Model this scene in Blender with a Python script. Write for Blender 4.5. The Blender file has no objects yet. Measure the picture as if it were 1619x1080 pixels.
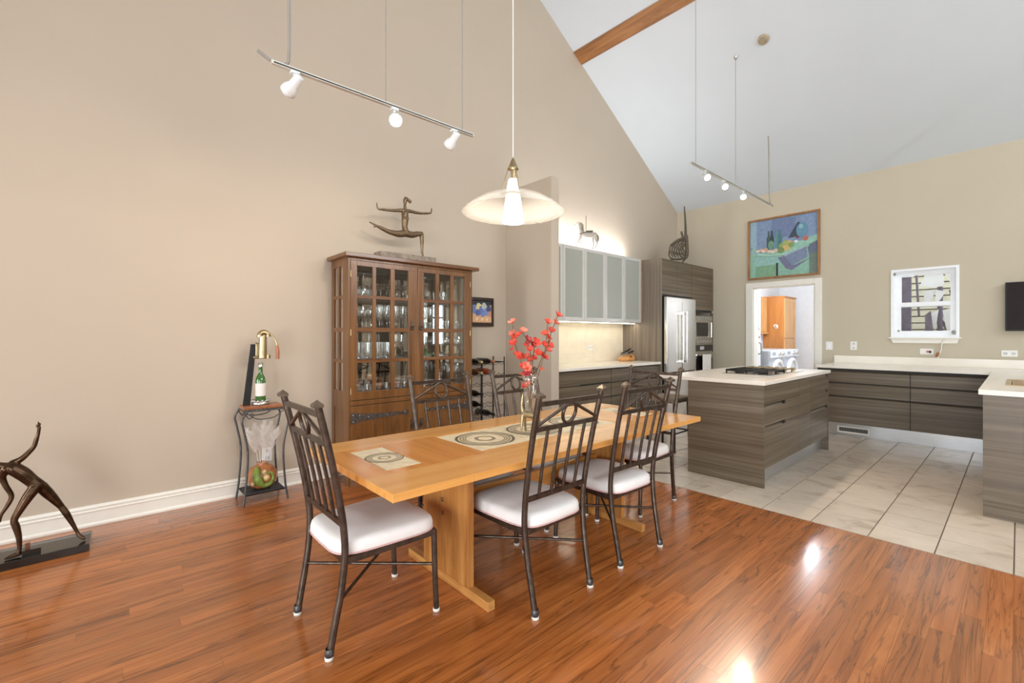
import bpy, bmesh, math, random
from mathutils import Vector, Matrix
random.seed(7)
SC = bpy.context.scene
COL = SC.collection
PI = math.pi

# ------------------------------------------------------------------ camera
CAMH = 1.30
cam = bpy.data.cameras.new('camera')
cam.sensor_fit = 'HORIZONTAL'; cam.sensor_width = 36.0
cam.lens = 36.0 * 719.5 / 1619.0
cam.shift_y = (531.3 - 540.0) / 1619.0
cam.clip_start = 0.05; cam.clip_end = 200
camo = bpy.data.objects.new('camera', cam); COL.objects.link(camo)
camo.location = (0, 0, CAMH)
camo.rotation_euler = (PI/2, 0, math.radians(48.086 - 90))
SC.camera = camo

# ------------------------------------------------------------------ world, exposure
W = bpy.data.worlds.new('sky'); SC.world = W; W.use_nodes = True
bgn = W.node_tree.nodes['Background']
bgn.inputs[0].default_value = (0.80, 0.89, 1.0, 1); bgn.inputs[1].default_value = 5.5
SC.view_settings.view_transform = 'Standard'
SC.view_settings.look = 'None'
SC.view_settings.gamma = 1.0
SC.view_settings.exposure = -0.19
SC.view_settings.use_curve_mapping = False
SC.cycles.max_bounces = 10
SC.cycles.diffuse_bounces = 5
SC.cycles.transparent_max_bounces = 24
SC.cycles.sample_clamp_indirect = 6.0
SC.cycles.caustics_reflective = False
SC.cycles.caustics_refractive = False

def area(name, loc, rot, sx, sy, power, col=(1, 1, 1)):
    l = bpy.data.lights.new(name, 'AREA'); l.shape = 'RECTANGLE'; l.size = sx; l.size_y = sy
    l.energy = power; l.color = col
    o = bpy.data.objects.new(name, l); COL.objects.link(o); o.location = loc; o.rotation_euler = rot
    return o
# fill lamps in unseen added windows; kitchen corner window known from the hutch mirror
DAY = (0.92, 0.96, 1.0)
area('added_patio_light', (-3.62, -1.4, 1.2), (0, -PI/2, 0), 2.1, 4.4, 440, DAY)  # unseen source added as fill from behind the camera
area('added_rear_light', (-3.62, 3.5, 1.6), (0, -PI/2, 0), 1.4, 1.1, 170, DAY)  # unseen source added to brighten the stub wall
area('added_side_light', (0.9, -4.12, 1.55), (PI/2, 0, 0), 2.2, 1.5, 55, DAY)  # unseen source added as fill from the right
area('daylight_corner_window', (7.55, -4.12, 1.65), (PI/2, 0, 0), 0.5, 1.3, 9, DAY)
area('added_gable_light', (2.2, -4.12, 4.25), (PI/2, 0, 0), 3.4, 1.9, 160, DAY)  # unseen source added to light the gable wall and ceiling
area('added_clerestory_light', (5.4, -4.12, 3.72), (PI/2, 0, 0), 2.2, 0.84, 190, DAY)  # unseen source added to light the kitchen

# ------------------------------------------------------------------ materials
MT = {}
def _new(name):
    m = bpy.data.materials.new(name); m.use_nodes = True; MT[name] = m
    nt = m.node_tree; b = nt.nodes['Principled BSDF']
    return m, nt, b
def _coords(nt, scale, rnd=False, kind='Object'):
    tc = nt.nodes.new('ShaderNodeTexCoord'); mp = nt.nodes.new('ShaderNodeMapping')
    mp.inputs['Scale'].default_value = scale
    src = tc.outputs[kind]
    if rnd:
        at = nt.nodes.new('ShaderNodeAttribute'); at.attribute_name = 'rnd'
        mul = nt.nodes.new('ShaderNodeVectorMath'); mul.operation = 'SCALE'
        mul.inputs[0].default_value = (37.0, 19.0, 11.0); nt.links.new(at.outputs['Fac'], mul.inputs['Scale'])
        ad = nt.nodes.new('ShaderNodeVectorMath'); ad.operation = 'ADD'
        nt.links.new(src, ad.inputs[0]); nt.links.new(mul.outputs[0], ad.inputs[1]); src = ad.outputs[0]
    nt.links.new(src, mp.inputs['Vector'])
    return mp.outputs[0]
def _ramp(nt, stops):
    r = nt.nodes.new('ShaderNodeValToRGB')
    els = r.color_ramp.elements
    while len(els) < len(stops): els.new(0.5)
    for e, (p, c) in zip(els, stops):
        e.position = p; e.color = (*c, 1)
    return r
def _bump(nt, b, h, strength, dist=0.01):
    bp = nt.nodes.new('ShaderNodeBump'); bp.inputs['Strength'].default_value = strength
    bp.inputs['Distance'].default_value = dist
    nt.links.new(h, bp.inputs['Height']); nt.links.new(bp.outputs[0], b.inputs['Normal'])
def mat(name, col, rough=0.5, metal=0.0, var=0.08, nscale=12.0, bump=0.0, coat=0.0, spec=0.5, trans=0.0, emit=None, estr=0.0, ior=1.45, stretch=(1, 1, 1), alpha=1.0, sub=0.0):
    m, nt, b = _new(name)
    b.inputs['Roughness'].default_value = rough; b.inputs['Metallic'].default_value = metal
    b.inputs['Coat Weight'].default_value = coat; b.inputs['Specular IOR Level'].default_value = spec
    b.inputs['Transmission Weight'].default_value = trans; b.inputs['IOR'].default_value = ior
    b.inputs['Alpha'].default_value = alpha
    v = _coords(nt, stretch)
    n = nt.nodes.new('ShaderNodeTexNoise'); n.inputs['Scale'].default_value = nscale; n.inputs['Detail'].default_value = 4
    nt.links.new(v, n.inputs['Vector'])
    lo = tuple(max(0, c*(1-var)) for c in col); hi = tuple(min(1, c*(1+var)) for c in col)
    r = _ramp(nt, [(0.3, lo), (0.7, hi)]); nt.links.new(n.outputs[0], r.inputs[0])
    nt.links.new(r.outputs[0], b.inputs['Base Color'])
    if bump: _bump(nt, b, n.outputs[0], bump)
    if emit:
        b.inputs['Emission Color'].default_value = (*emit, 1); b.inputs['Emission Strength'].default_value = estr
    return m
def wood(name, dark, mid, light, axis='X', fine=26.0, long=1.3, rough=0.4, coat=0.0, rnd=False, rndamt=0.0, dist=1.2, bump=0.05, marks=0.0):
    m, nt, b = _new(name)
    b.inputs['Roughness'].default_value = rough; b.inputs['Coat Weight'].default_value = coat; b.inputs['Coat Roughness'].default_value = 0.12
    s = {'X': (long, fine, fine), 'Y': (fine, long, fine), 'Z': (fine, fine, long), 'XY': (long, long, fine)}[axis]
    v = _coords(nt, s, rnd)
    n = nt.nodes.new('ShaderNodeTexNoise'); n.inputs['Scale'].default_value = 1.0; n.inputs['Detail'].default_value = 7
    n.inputs['Roughness'].default_value = 0.62; n.inputs['Distortion'].default_value = dist
    nt.links.new(v, n.inputs['Vector'])
    r = _ramp(nt, [(0.30, dark), (0.5, mid), (0.70, light)]); nt.links.new(n.outputs[0], r.inputs[0])
    out = r.outputs[0]
    if marks:
        v2 = _coords(nt, tuple(q*0.45 for q in s), rnd)
        n2 = nt.nodes.new('ShaderNodeTexNoise'); n2.inputs['Scale'].default_value = 1.0; n2.inputs['Detail'].default_value = 5
        n2.inputs['Distortion'].default_value = 2.5; nt.links.new(v2, n2.inputs['Vector'])
        wv = nt.nodes.new('ShaderNodeMath'); wv.operation = 'SINE'
        ml = nt.nodes.new('ShaderNodeMath'); ml.operation = 'MULTIPLY'; ml.inputs[1].default_value = 42.0
        nt.links.new(n2.outputs[0], ml.inputs[0]); nt.links.new(ml.outputs[0], wv.inputs[0])
        r2 = _ramp(nt, [(0.78, (1, 1, 1)), (1.0, (1-marks,)*3)]); nt.links.new(wv.outputs[0], r2.inputs[0])
        mx = nt.nodes.new('ShaderNodeMix'); mx.data_type = 'RGBA'; mx.blend_type = 'MULTIPLY'; mx.inputs['Factor'].default_value = 1.0
        nt.links.new(out, mx.inputs['A']); nt.links.new(r2.outputs[0], mx.inputs['B']); out = mx.outputs['Result']
    if rndamt:
        at = nt.nodes.new('ShaderNodeAttribute'); at.attribute_name = 'rnd'
        mr = nt.nodes.new('ShaderNodeMapRange'); mr.inputs['To Min'].default_value = 1-rndamt; mr.inputs['To Max'].default_value = 1+rndamt
        nt.links.new(at.outputs['Fac'], mr.inputs[0])
        sc_ = nt.nodes.new('ShaderNodeVectorMath'); sc_.operation = 'SCALE'
        nt.links.new(out, sc_.inputs[0]); nt.links.new(mr.outputs[0], sc_.inputs['Scale']); out = sc_.outputs[0]
    nt.links.new(out, b.inputs['Base Color'])
    if bump: _bump(nt, b, n.outputs[0], bump, 0.004)
    return m
def glassmat(name, tint=(1, 1, 1), refl=0.12, rough=0.02, glosscol=(1, 1, 1)):
    m, nt, b = _new(name); nt.nodes.remove(b)
    out = nt.nodes['Material Output']
    tr = nt.nodes.new('ShaderNodeBsdfTransparent'); tr.inputs[0].default_value = (*tint, 1)
    gl = nt.nodes.new('ShaderNodeBsdfGlossy'); gl.inputs[0].default_value = (*glosscol, 1); gl.inputs['Roughness'].default_value = rough
    lw = nt.nodes.new('ShaderNodeLayerWeight'); lw.inputs[0].default_value = 0.35
    mr = nt.nodes.new('ShaderNodeMapRange'); mr.inputs['To Min'].default_value = refl*0.45; mr.inputs['To Max'].default_value = min(1, refl*4.5)
    nt.links.new(lw.outputs['Facing'], mr.inputs[0])
    mx = nt.nodes.new('ShaderNodeMixShader'); nt.links.new(mr.outputs[0], mx.inputs[0])
    nt.links.new(tr.outputs[0], mx.inputs[1]); nt.links.new(gl.outputs[0], mx.inputs[2])
    nt.links.new(mx.outputs[0], out.inputs[0])
    return m
def frosted(name, col, tr_amt=0.35, rough=0.3, transp=0.0):
    # milky glass: diffuse + translucent (+ a little see-through)
    m, nt, b = _new(name); b.inputs['Base Color'].default_value = (*col, 1); b.inputs['Roughness'].default_value = rough
    out = nt.nodes['Material Output']
    n = nt.nodes.new('ShaderNodeTexNoise'); n.inputs['Scale'].default_value = 60
    t = nt.nodes.new('ShaderNodeBsdfTranslucent'); t.inputs[0].default_value = (*col, 1)
    mx = nt.nodes.new('ShaderNodeMixShader'); mx.inputs[0].default_value = tr_amt
    nt.links.new(b.outputs[0], mx.inputs[1]); nt.links.new(t.outputs[0], mx.inputs[2])
    last = mx
    if transp:
        tp = nt.nodes.new('ShaderNodeBsdfTransparent'); m2 = nt.nodes.new('ShaderNodeMixShader'); m2.inputs[0].default_value = transp
        nt.links.new(mx.outputs[0], m2.inputs[1]); nt.links.new(tp.outputs[0], m2.inputs[2]); last = m2
    nt.links.new(last.outputs[0], out.inputs[0])
    return m
def colattr(name, rough=0.6):
    m, nt, b = _new(name); b.inputs['Roughness'].default_value = rough
    at = nt.nodes.new('ShaderNodeAttribute'); at.attribute_name = 'paint'
    v = _coords(nt, (1, 1, 1)); n = nt.nodes.new('ShaderNodeTexNoise'); n.inputs['Scale'].default_value = 25; n.inputs['Detail'].default_value = 5
    nt.links.new(v, n.inputs['Vector'])
    mr = nt.nodes.new('ShaderNodeMapRange'); mr.inputs['To Min'].default_value = 0.7; mr.inputs['To Max'].default_value = 1.3
    nt.links.new(n.outputs[0], mr.inputs[0])
    sc_ = nt.nodes.new('ShaderNodeVectorMath'); sc_.operation = 'SCALE'
    nt.links.new(at.outputs['Color'], sc_.inputs[0]); nt.links.new(mr.outputs[0], sc_.inputs['Scale'])
    hs = nt.nodes.new('ShaderNodeHueSaturation'); hs.inputs['Saturation'].default_value = 0.78; hs.inputs['Value'].default_value = 0.95
    nt.links.new(sc_.outputs[0], hs.inputs['Color']); nt.links.new(hs.outputs[0], b.inputs['Base Color'])
    return m
def ringmat(name, rmax):
    # cream stoneware tile with dark concentric rings (a printed glaze), centred on the tile's own origin
    m, nt, b = _new(name); b.inputs['Roughness'].default_value = 0.35
    v = _coords(nt, (1, 1, 0))
    n = nt.nodes.new('ShaderNodeTexNoise'); n.inputs['Scale'].default_value = 22; n.inputs['Detail'].default_value = 5
    nt.links.new(v, n.inputs['Vector'])
    ln = nt.nodes.new('ShaderNodeVectorMath'); ln.operation = 'LENGTH'; nt.links.new(v, ln.inputs[0])
    wob = nt.nodes.new('ShaderNodeMath'); wob.operation = 'MULTIPLY_ADD'; wob.inputs[1].default_value = 0.012
    nt.links.new(n.outputs[0], wob.inputs[0]); nt.links.new(ln.outputs['Value'], wob.inputs[2])
    dv = nt.nodes.new('ShaderNodeMath'); dv.operation = 'DIVIDE'; dv.inputs[1].default_value = rmax
    nt.links.new(wob.outputs[0], dv.inputs[0])
    cream = (0.80, 0.68, 0.49); dk = (0.10, 0.075, 0.045); md = (0.40, 0.31, 0.20)
    st = [(0.0, cream), (0.24, cream), (0.27, dk), (0.31, md), (0.34, dk), (0.37, cream), (0.60, cream), (0.63, dk), (0.67, cream), (0.70, dk), (0.75, cream), (0.79, dk), (0.84, cream), (0.88, dk), (0.92, dk), (0.97, cream)]
    r = _ramp(nt, st); nt.links.new(dv.outputs[0], r.inputs[0])
    r2 = _ramp(nt, [(0.35, (0.82, 0.80, 0.74)), (0.65, (1.05, 1.03, 0.98))]); nt.links.new(n.outputs[0], r2.inputs[0])
    mx = nt.nodes.new('ShaderNodeMix'); mx.data_type = 'RGBA'; mx.blend_type = 'MULTIPLY'; mx.inputs['Factor'].default_value = 1.0
    nt.links.new(r.outputs[0], mx.inputs['A']); nt.links.new(r2.outputs[0], mx.inputs['B'])
    nt.links.new(mx.outputs['Result'], b.inputs['Base Color'])
    _bump(nt, b, r.outputs[0], 0.3, 0.002)
    return m
def emitmat(name, col, s):
    m, nt, b = _new(name); b.inputs['Base Color'].default_value = (*col, 1)
    b.inputs['Emission Color'].default_value = (*col, 1); b.inputs['Emission Strength'].default_value = s
    return m

mat('wall_paint', (0.51, 0.43, 0.34), 0.75, var=0.015, nscale=2.0)
mat('wall_kitchen', (0.53, 0.47, 0.36), 0.75, var=0.015, nscale=2.0)
mat('wall_cool', (0.80, 0.82, 0.85), 0.7, var=0.02)
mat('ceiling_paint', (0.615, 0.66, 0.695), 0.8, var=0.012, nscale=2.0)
mat('trim_white', (0.80, 0.77, 0.70), 0.35, var=0.02)
mat('white_plastic', (0.80, 0.79, 0.76), 0.35, var=0.02)
mat('vinyl_white', (0.85, 0.87, 0.90), 0.3, var=0.02)
wood('oak_floor', (0.235, 0.068, 0.014), (0.41, 0.128, 0.030), (0.52, 0.182, 0.046), 'X', fine=15, long=0.8, rough=0.24, coat=0.55, rnd=True, rndamt=0.16, bump=0.02, marks=0.4)
mat('grout', (0.27, 0.22, 0.17), 0.85, var=0.1)
mat('gap_dark', (0.14, 0.045, 0.015), 0.6, var=0.1)
wood('beam_wood', (0.16, 0.06, 0.016), (0.30, 0.125, 0.035), (0.40, 0.18, 0.055), 'Y', fine=14, long=1.2, rough=0.55)
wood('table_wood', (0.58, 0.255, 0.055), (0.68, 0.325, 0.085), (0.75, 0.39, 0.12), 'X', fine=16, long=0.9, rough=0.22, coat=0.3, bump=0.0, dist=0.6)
wood('table_wood_cross', (0.54, 0.20, 0.035), (0.62, 0.25, 0.05), (0.69, 0.30, 0.07), 'Y', fine=16, long=0.9, rough=0.22, coat=0.3, bump=0.0, dist=0.6)
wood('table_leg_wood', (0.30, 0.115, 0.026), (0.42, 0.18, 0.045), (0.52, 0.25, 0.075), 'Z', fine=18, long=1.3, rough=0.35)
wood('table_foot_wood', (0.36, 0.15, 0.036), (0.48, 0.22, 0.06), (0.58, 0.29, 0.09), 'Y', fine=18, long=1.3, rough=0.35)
ringmat('ring_tile', 0.19)
ringmat('ring_tile_small', 0.105)
mat('bronze_metal', (0.088, 0.064, 0.050), 0.34, 0.75, var=0.35, nscale=30)
mat('cushion_cloth', (0.80, 0.775, 0.76), 0.85, var=0.05, nscale=5, bump=0.08)
mat('piping_pink', (0.62, 0.40, 0.38), 0.8, var=0.1)
mat('felt_white', (0.70, 0.68, 0.62), 0.8, var=0.05)
wood('hutch_wood', (0.085, 0.032, 0.008), (0.16, 0.066, 0.017), (0.225, 0.098, 0.028), 'Z', fine=16, long=1.0, rough=0.3, coat=0.25, bump=0.02)
wood('hutch_wood_wide', (0.08, 0.028, 0.007), (0.15, 0.058, 0.015), (0.21, 0.088, 0.025), 'X', fine=16, long=1.0, rough=0.3, coat=0.25, bump=0.02)
mat('mirror', (0.62, 0.60, 0.57), 0.03, 1.0, var=0.02)
mat('hammered_iron', (0.12, 0.10, 0.09), 0.45, 0.8, var=0.4, nscale=60, bump=0.3)
mat('black_iron', (0.025, 0.023, 0.022), 0.4, 0.6, var=0.2)
mat('grey_iron', (0.10, 0.10, 0.10), 0.4, 0.7, var=0.3, nscale=40)
glassmat('pane_glass', (0.96, 0.97, 0.96), 0.10, 0.01)
glassmat('clear_glass', (0.95, 0.96, 0.96), 0.5, 0.06)
glassmat('side_glass', (0.8, 0.78, 0.72), 0.30, 0.02)
glassmat('green_glass', (0.30, 0.62, 0.52), 0.25, 0.04)
wood('laminate', (0.074, 0.052, 0.031), (0.128, 0.095, 0.061), (0.205, 0.160, 0.110), 'XY', fine=34, long=0.55, rough=0.42, bump=0.02, dist=0.5)
wood('laminate_vertical', (0.135, 0.105, 0.080), (0.21, 0.170, 0.132), (0.29, 0.245, 0.195), 'Z', fine=34, long=0.55, rough=0.42, bump=0.02, dist=0.5)
mat('carcass_dark', (0.035, 0.03, 0.026), 0.6, var=0.1)
mat('handle_black', (0.012, 0.012, 0.012), 0.5, var=0.1)
mat('quartz', (0.82, 0.76, 0.67), 0.2, var=0.03, nscale=5)
mat('toe_steel', (0.62, 0.62, 0.63), 0.28, 0.85, var=0.04, nscale=8, stretch=(1, 1, 8))
mat('steel', (0.60, 0.58, 0.54), 0.25, 1.0, var=0.05, nscale=6, stretch=(20, 20, 1))
mat('steel_bright', (0.78, 0.77, 0.74), 0.16, 1.0, var=0.04)
mat('aluminium', (0.72, 0.71, 0.68), 0.35, 0.35, var=0.03)
frosted('frosted_glass', (0.62, 0.63, 0.57), 0.4, 0.25)
mat('cabinet_inside', (0.70, 0.68, 0.62), 0.6, var=0.03)
mat('splash_tile', (0.78, 0.70, 0.56), 0.25, var=0.05, nscale=6)
mat('black_glass', (0.012, 0.010, 0.010), 0.12, var=0.1, coat=0.3)
mat('dark_plastic', (0.018, 0.018, 0.018), 0.45, var=0.1, spec=0.25)
mat('tv_screen', (0.018, 0.011, 0.010), 0.45, var=0.1, spec=0.15)
mat('light_grey', (0.55, 0.55, 0.54), 0.4, var=0.05)
mat('cord_grey', (0.30, 0.28, 0.25), 0.5, var=0.1)
mat('track_metal', (0.62, 0.60, 0.54), 0.4, 0.3, var=0.05)
mat('nickel', (0.55, 0.53, 0.49), 0.3, 0.9, var=0.05)
mat('brass', (0.40, 0.31, 0.17), 0.3, 0.9, var=0.15, nscale=30)
mat('bronze_statue', (0.072, 0.040, 0.022), 0.28, 0.85, var=0.5, nscale=20)
mat('bronze_brown', (0.17, 0.115, 0.065), 0.38, 0.6, var=0.3, nscale=30)
mat('stone_base', (0.23, 0.185, 0.14), 0.5, var=0.4, nscale=25)
mat('black_marble', (0.014, 0.013, 0.012), 0.06, var=0.5, nscale=14, coat=0.5)
mat('plaque_brass', (0.22, 0.10, 0.06), 0.3, 0.6, var=0.1)
mat('redwood', (0.30, 0.105, 0.04), 0.3, var=0.2, nscale=20, coat=0.3)
mat('handle_wood', (0.36, 0.13, 0.06), 0.4, var=0.15)
mat('bottle_green', (0.035, 0.12, 0.022), 0.06, var=0.2, coat=0.6)
mat('bottle_dark', (0.014, 0.011, 0.011), 0.10, var=0.2, coat=0.5)
mat('bottle_red', (0.32, 0.055, 0.025), 0.15, var=0.3, coat=0.4)
mat('bottle_amber', (0.13, 0.045, 0.018), 0.12, var=0.3, coat=0.4)
mat('foil_gold', (0.55, 0.42, 0.18), 0.35, 0.6, var=0.1)
mat('foil_red', (0.42, 0.10, 0.05), 0.35, 0.3, var=0.1)
mat('label_paper', (0.75, 0.71, 0.66), 0.7, var=0.05)
mat('label_yellow', (0.62, 0.40, 0.10), 0.6, var=0.1)
mat('terracotta', (0.36, 0.13, 0.045), 0.3, var=0.4, nscale=18, coat=0.4)
mat('lizard_green', (0.17, 0.24, 0.045), 0.35, var=0.4, nscale=40)
mat('lizard_cream', (0.52, 0.38, 0.17), 0.4, var=0.3, nscale=30)
mat('feather', (0.80, 0.75, 0.70), 0.9, var=0.05)
mat('petal_red', (0.66, 0.065, 0.035), 0.55, var=0.3, nscale=40)
mat('petal_pink', (0.74, 0.17, 0.11), 0.55, var=0.3, nscale=40)
mat('petal_dark', (0.36, 0.03, 0.035), 0.55, var=0.3, nscale=40)
mat('stem_brown', (0.17, 0.11, 0.055), 0.7, var=0.3)
mat('vase_bronze', (0.36, 0.27, 0.15), 0.35, 0.75, var=0.35, nscale=30)
glassmat('vase_glass', (0.95, 0.95, 0.94), 0.11, 0.02)
mat('spot_white', (0.70, 0.72, 0.72), 0.4, var=0.03)
mat('spot_dead', (0.78, 0.78, 0.78), 0.3, var=0.03)
emitmat('bulb_glow', (1.0, 0.93, 0.80), 22.0)
emitmat('bulb_soft', (1.0, 0.95, 0.86), 3.0)
emitmat('led_white', (0.97, 0.98, 1.0), 190.0)
emitmat('led_warm', (1.0, 0.90, 0.70), 24.0)
frosted('shade_glass', (0.86, 0.85, 0.80), 0.2, 0.12, 0.68)
emitmat('glow_cone', (1.0, 0.94, 0.84), 2.6)
mat('carousel_white', (0.40, 0.36, 0.31), 0.5, var=0.1)
mat('carousel_tan', (0.30, 0.25, 0.17), 0.5, var=0.1)
mat('carousel_strap', (0.14, 0.12, 0.08), 0.5, var=0.1)
mat('antelope_wood', (0.075, 0.056, 0.034), 0.5, var=0.3, nscale=30)
mat('burl_wood', (0.58, 0.28, 0.09), 0.4, var=0.25, nscale=20)
wood('maple_orange', (0.42, 0.155, 0.040), (0.50, 0.20, 0.055), (0.57, 0.25, 0.075), 'Z', fine=12, long=1.0, rough=0.35)
wood('maple_light', (0.58, 0.29, 0.10), (0.66, 0.36, 0.14), (0.72, 0.42, 0.18), 'Z', fine=12, long=1.0, rough=0.35)
wood('frame_wood', (0.20, 0.09, 0.03), (0.30, 0.14, 0.05), (0.38, 0.19, 0.07), 'Z', fine=20, long=2.0, rough=0.4)
mat('frame_dark', (0.035, 0.018, 0.012), 0.4, var=0.2)
colattr('oil_paint', 0.45)
mat('siding', (0.60, 0.55, 0.42), 0.7, var=0.08)
mat('siding_joint', (0.10, 0.09, 0.08), 0.8, var=0.1)
mat('outdoor_white', (0.80, 0.80, 0.84), 0.5, var=0.03)
mat('outdoor_dark', (0.14, 0.12, 0.17), 0.6, var=0.2)
mat('outdoor_ground', (0.35, 0.34, 0.32), 0.9, var=0.1)
mat('finial_metal', (0.15, 0.115, 0.085), 0.35, 0.7, var=0.3, nscale=40)
mat('stool_seat', (0.21, 0.165, 0.115), 0.8, var=0.2, nscale=30)
mat('sink_tan', (0.50, 0.36, 0.22), 0.35, var=0.1)
mat('acrylic', (0.78, 0.80, 0.84), 0.15, 0.6, var=0.08)
mat('washer_grey', (0.50, 0.53, 0.58), 0.35, 0.2, var=0.05)
mat('counter_blue', (0.36, 0.42, 0.50), 0.4, var=0.08)
mat('clay_vent', (0.78, 0.74, 0.66), 0.5, var=0.03)
mat('detector', (0.42, 0.33, 0.22), 0.5, var=0.3, nscale=40)
mat('sky_cloth', (0.3, 0.35, 0.5), 0.6)
def tilemat():
    m, nt, b = _new('floor_tile'); b.inputs['Roughness'].default_value = 0.24
    v = _coords(nt, (1, 1, 1), True)
    n = nt.nodes.new('ShaderNodeTexNoise'); n.inputs['Scale'].default_value = 5.5; n.inputs['Detail'].default_value = 6; n.inputs['Distortion'].default_value = 0.8
    nt.links.new(v, n.inputs['Vector'])
    r = _ramp(nt, [(0.22, (0.47, 0.37, 0.27)), (0.42, (0.655, 0.55, 0.44)), (0.75, (0.73, 0.625, 0.51))]); nt.links.new(n.outputs[0], r.inputs[0])
    at = nt.nodes.new('ShaderNodeAttribute'); at.attribute_name = 'rnd'
    mr = nt.nodes.new('ShaderNodeMapRange'); mr.inputs['To Min'].default_value = 0.9; mr.inputs['To Max'].default_value = 1.08
    nt.links.new(at.outputs['Fac'], mr.inputs[0])
    s = nt.nodes.new('ShaderNodeVectorMath'); s.operation = 'SCALE'
    nt.links.new(r.outputs[0], s.inputs[0]); nt.links.new(mr.outputs[0], s.inputs['Scale']); nt.links.new(s.outputs[0], b.inputs['Base Color'])
    _bump(nt, b, n.outputs[0], 0.05, 0.004)
tilemat()

# ------------------------------------------------------------------ mesh helpers
class MB:
    def __init__(s): s.v = []; s.f = []; s.sm = []; s.fc = []
    def add(s, vs, fs, smooth=False, col=None):
        o = len(s.v); s.v += [tuple(q) for q in vs]
        for f in fs: s.f.append([i+o for i in f]); s.sm.append(smooth); s.fc.append(col)
        return s
    def box(s, x0, x1, y0, y1, z0, z1, col=None):
        v = [(x, y, z) for x in (x0, x1) for y in (y0, y1) for z in (z0, z1)]
        return s.add(v, [(0, 1, 3, 2), (4, 6, 7, 5), (0, 4, 5, 1), (2, 3, 7, 6), (0, 2, 6, 4), (1, 5, 7, 3)], False, col)
    def obox(s, c, size, mtx):
        a, b, d = [q/2 for q in size]
        v = [Vector(c) + mtx @ Vector((x, y, z)) for x in (-a, a) for y in (-b, b) for z in (-d, d)]
        return s.add(v, [(0, 1, 3, 2), (4, 6, 7, 5), (0, 4, 5, 1), (2, 3, 7, 6), (0, 2, 6, 4), (1, 5, 7, 3)])
    def bar(s, p, q, w, h, up=(0, 0, 1)):
        p = Vector(p); q = Vector(q); t = (q-p).normalized(); u = Vector(up)
        if abs(t.dot(u)) > 0.98: u = Vector((0, 1, 0))
        n = t.cross(u).normalized(); b = n.cross(t).normalized()
        m = Matrix((t, n, b)).transposed()
        return s.obox((p+q)/2, ((q-p).length, w, h), m)
    def tube(s, pts, r, n=8, closed=False, cap=True):
        pts = [Vector(p) for p in pts]; k = len(pts)
        rs = r if isinstance(r, (list, tuple)) else [r]*k
        tang = []
        for i in range(k):
            a = pts[(i-1) % k] if (closed or i > 0) else pts[i]
            b = pts[(i+1) % k] if (closed or i < k-1) else pts[i]
            tang.append((b-a).normalized())
        up = Vector((0, 0, 1)) if abs(tang[0].z) < 0.9 else Vector((1, 0, 0))
        nv = (up - tang[0]*up.dot(tang[0])).normalized()
        vs = []
        for i in range(k):
            t = tang[i]; nv = (nv - t*nv.dot(t))
            nv = nv.normalized() if nv.length > 1e-6 else t.orthogonal().normalized()
            bv = t.cross(nv)
            for j in range(n):
                a = 2*PI*j/n
                vs.append(pts[i] + (nv*math.cos(a)+bv*math.sin(a))*rs[i])
        fs = []
        for i in range(k if closed else k-1):
            i2 = (i+1) % k
            for j in range(n):
                j2 = (j+1) % n
                fs.append((i*n+j, i*n+j2, i2*n+j2, i2*n+j))
        s.add(vs, fs, True)
        if cap and not closed:
            s.add(vs[:n][::-1], [tuple(range(n))]); s.add(vs[-n:], [tuple(range(n))])
        return s
    def lathe(s, prof, n=20, c=(0, 0, 0), axis='Z', smooth=True):
        vs = []
        for r, z in prof:
            for j in range(n):
                a = 2*PI*j/n; x, y = r*math.cos(a), r*math.sin(a)
                p = {'Z': (x, y, z), 'Y': (x, z, y), 'X': (z, x, y)}[axis]
                vs.append((p[0]+c[0], p[1]+c[1], p[2]+c[2]))
        fs = []
        for i in range(len(prof)-1):
            for j in range(n):
                j2 = (j+1) % n; f = (i*n+j, i*n+j2, (i+1)*n+j2, (i+1)*n+j)
                fs.append(f[::-1] if axis == 'Y' else f)
        return s.add(vs, fs, smooth)
    def prism(s, poly, axis, a0, a1, col=None):
        k = len(poly)
        def P(u, w, a): return {'X': (a, u, w), 'Y': (u, a, w), 'Z': (u, w, a)}[axis]
        vs = [P(u, w, a0) for u, w in poly] + [P(u, w, a1) for u, w in poly]
        fs = [tuple(range(k)), tuple(range(2*k-1, k-1, -1))] + [(i, k+i, k+(i+1) % k, (i+1) % k) for i in range(k)]
        return s.add(vs, fs, False, col)
    def grid(s, us, ws, solid, axis, a0, a1):
        for i in range(len(us)-1):
            for j in range(len(ws)-1):
                if solid(i, j):
                    u0, u1, w0, w1 = us[i], us[i+1], ws[j], ws[j+1]
                    if axis == 'X': s.box(a0, a1, u0, u1, w0, w1)
                    elif axis == 'Y': s.box(u0, u1, a0, a1, w0, w1)
                    else: s.box(u0, u1, w0, w1, a0, a1)
        return s
    def ball(s, c, r, n=12, m=8, sc=(1, 1, 1)):
        vs = []; fs = []
        for i in range(m+1):
            t = PI*i/m
            for j in range(n):
                a = 2*PI*j/n
                vs.append((c[0]+r*sc[0]*math.sin(t)*math.cos(a), c[1]+r*sc[1]*math.sin(t)*math.sin(a), c[2]+r*sc[2]*math.cos(t)))
        for i in range(m):
            for j in range(n):
                j2 = (j+1) % n; fs.append((i*n+j, (i+1)*n+j, (i+1)*n+j2, i*n+j2))
        return s.add(vs, fs, True)

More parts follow.
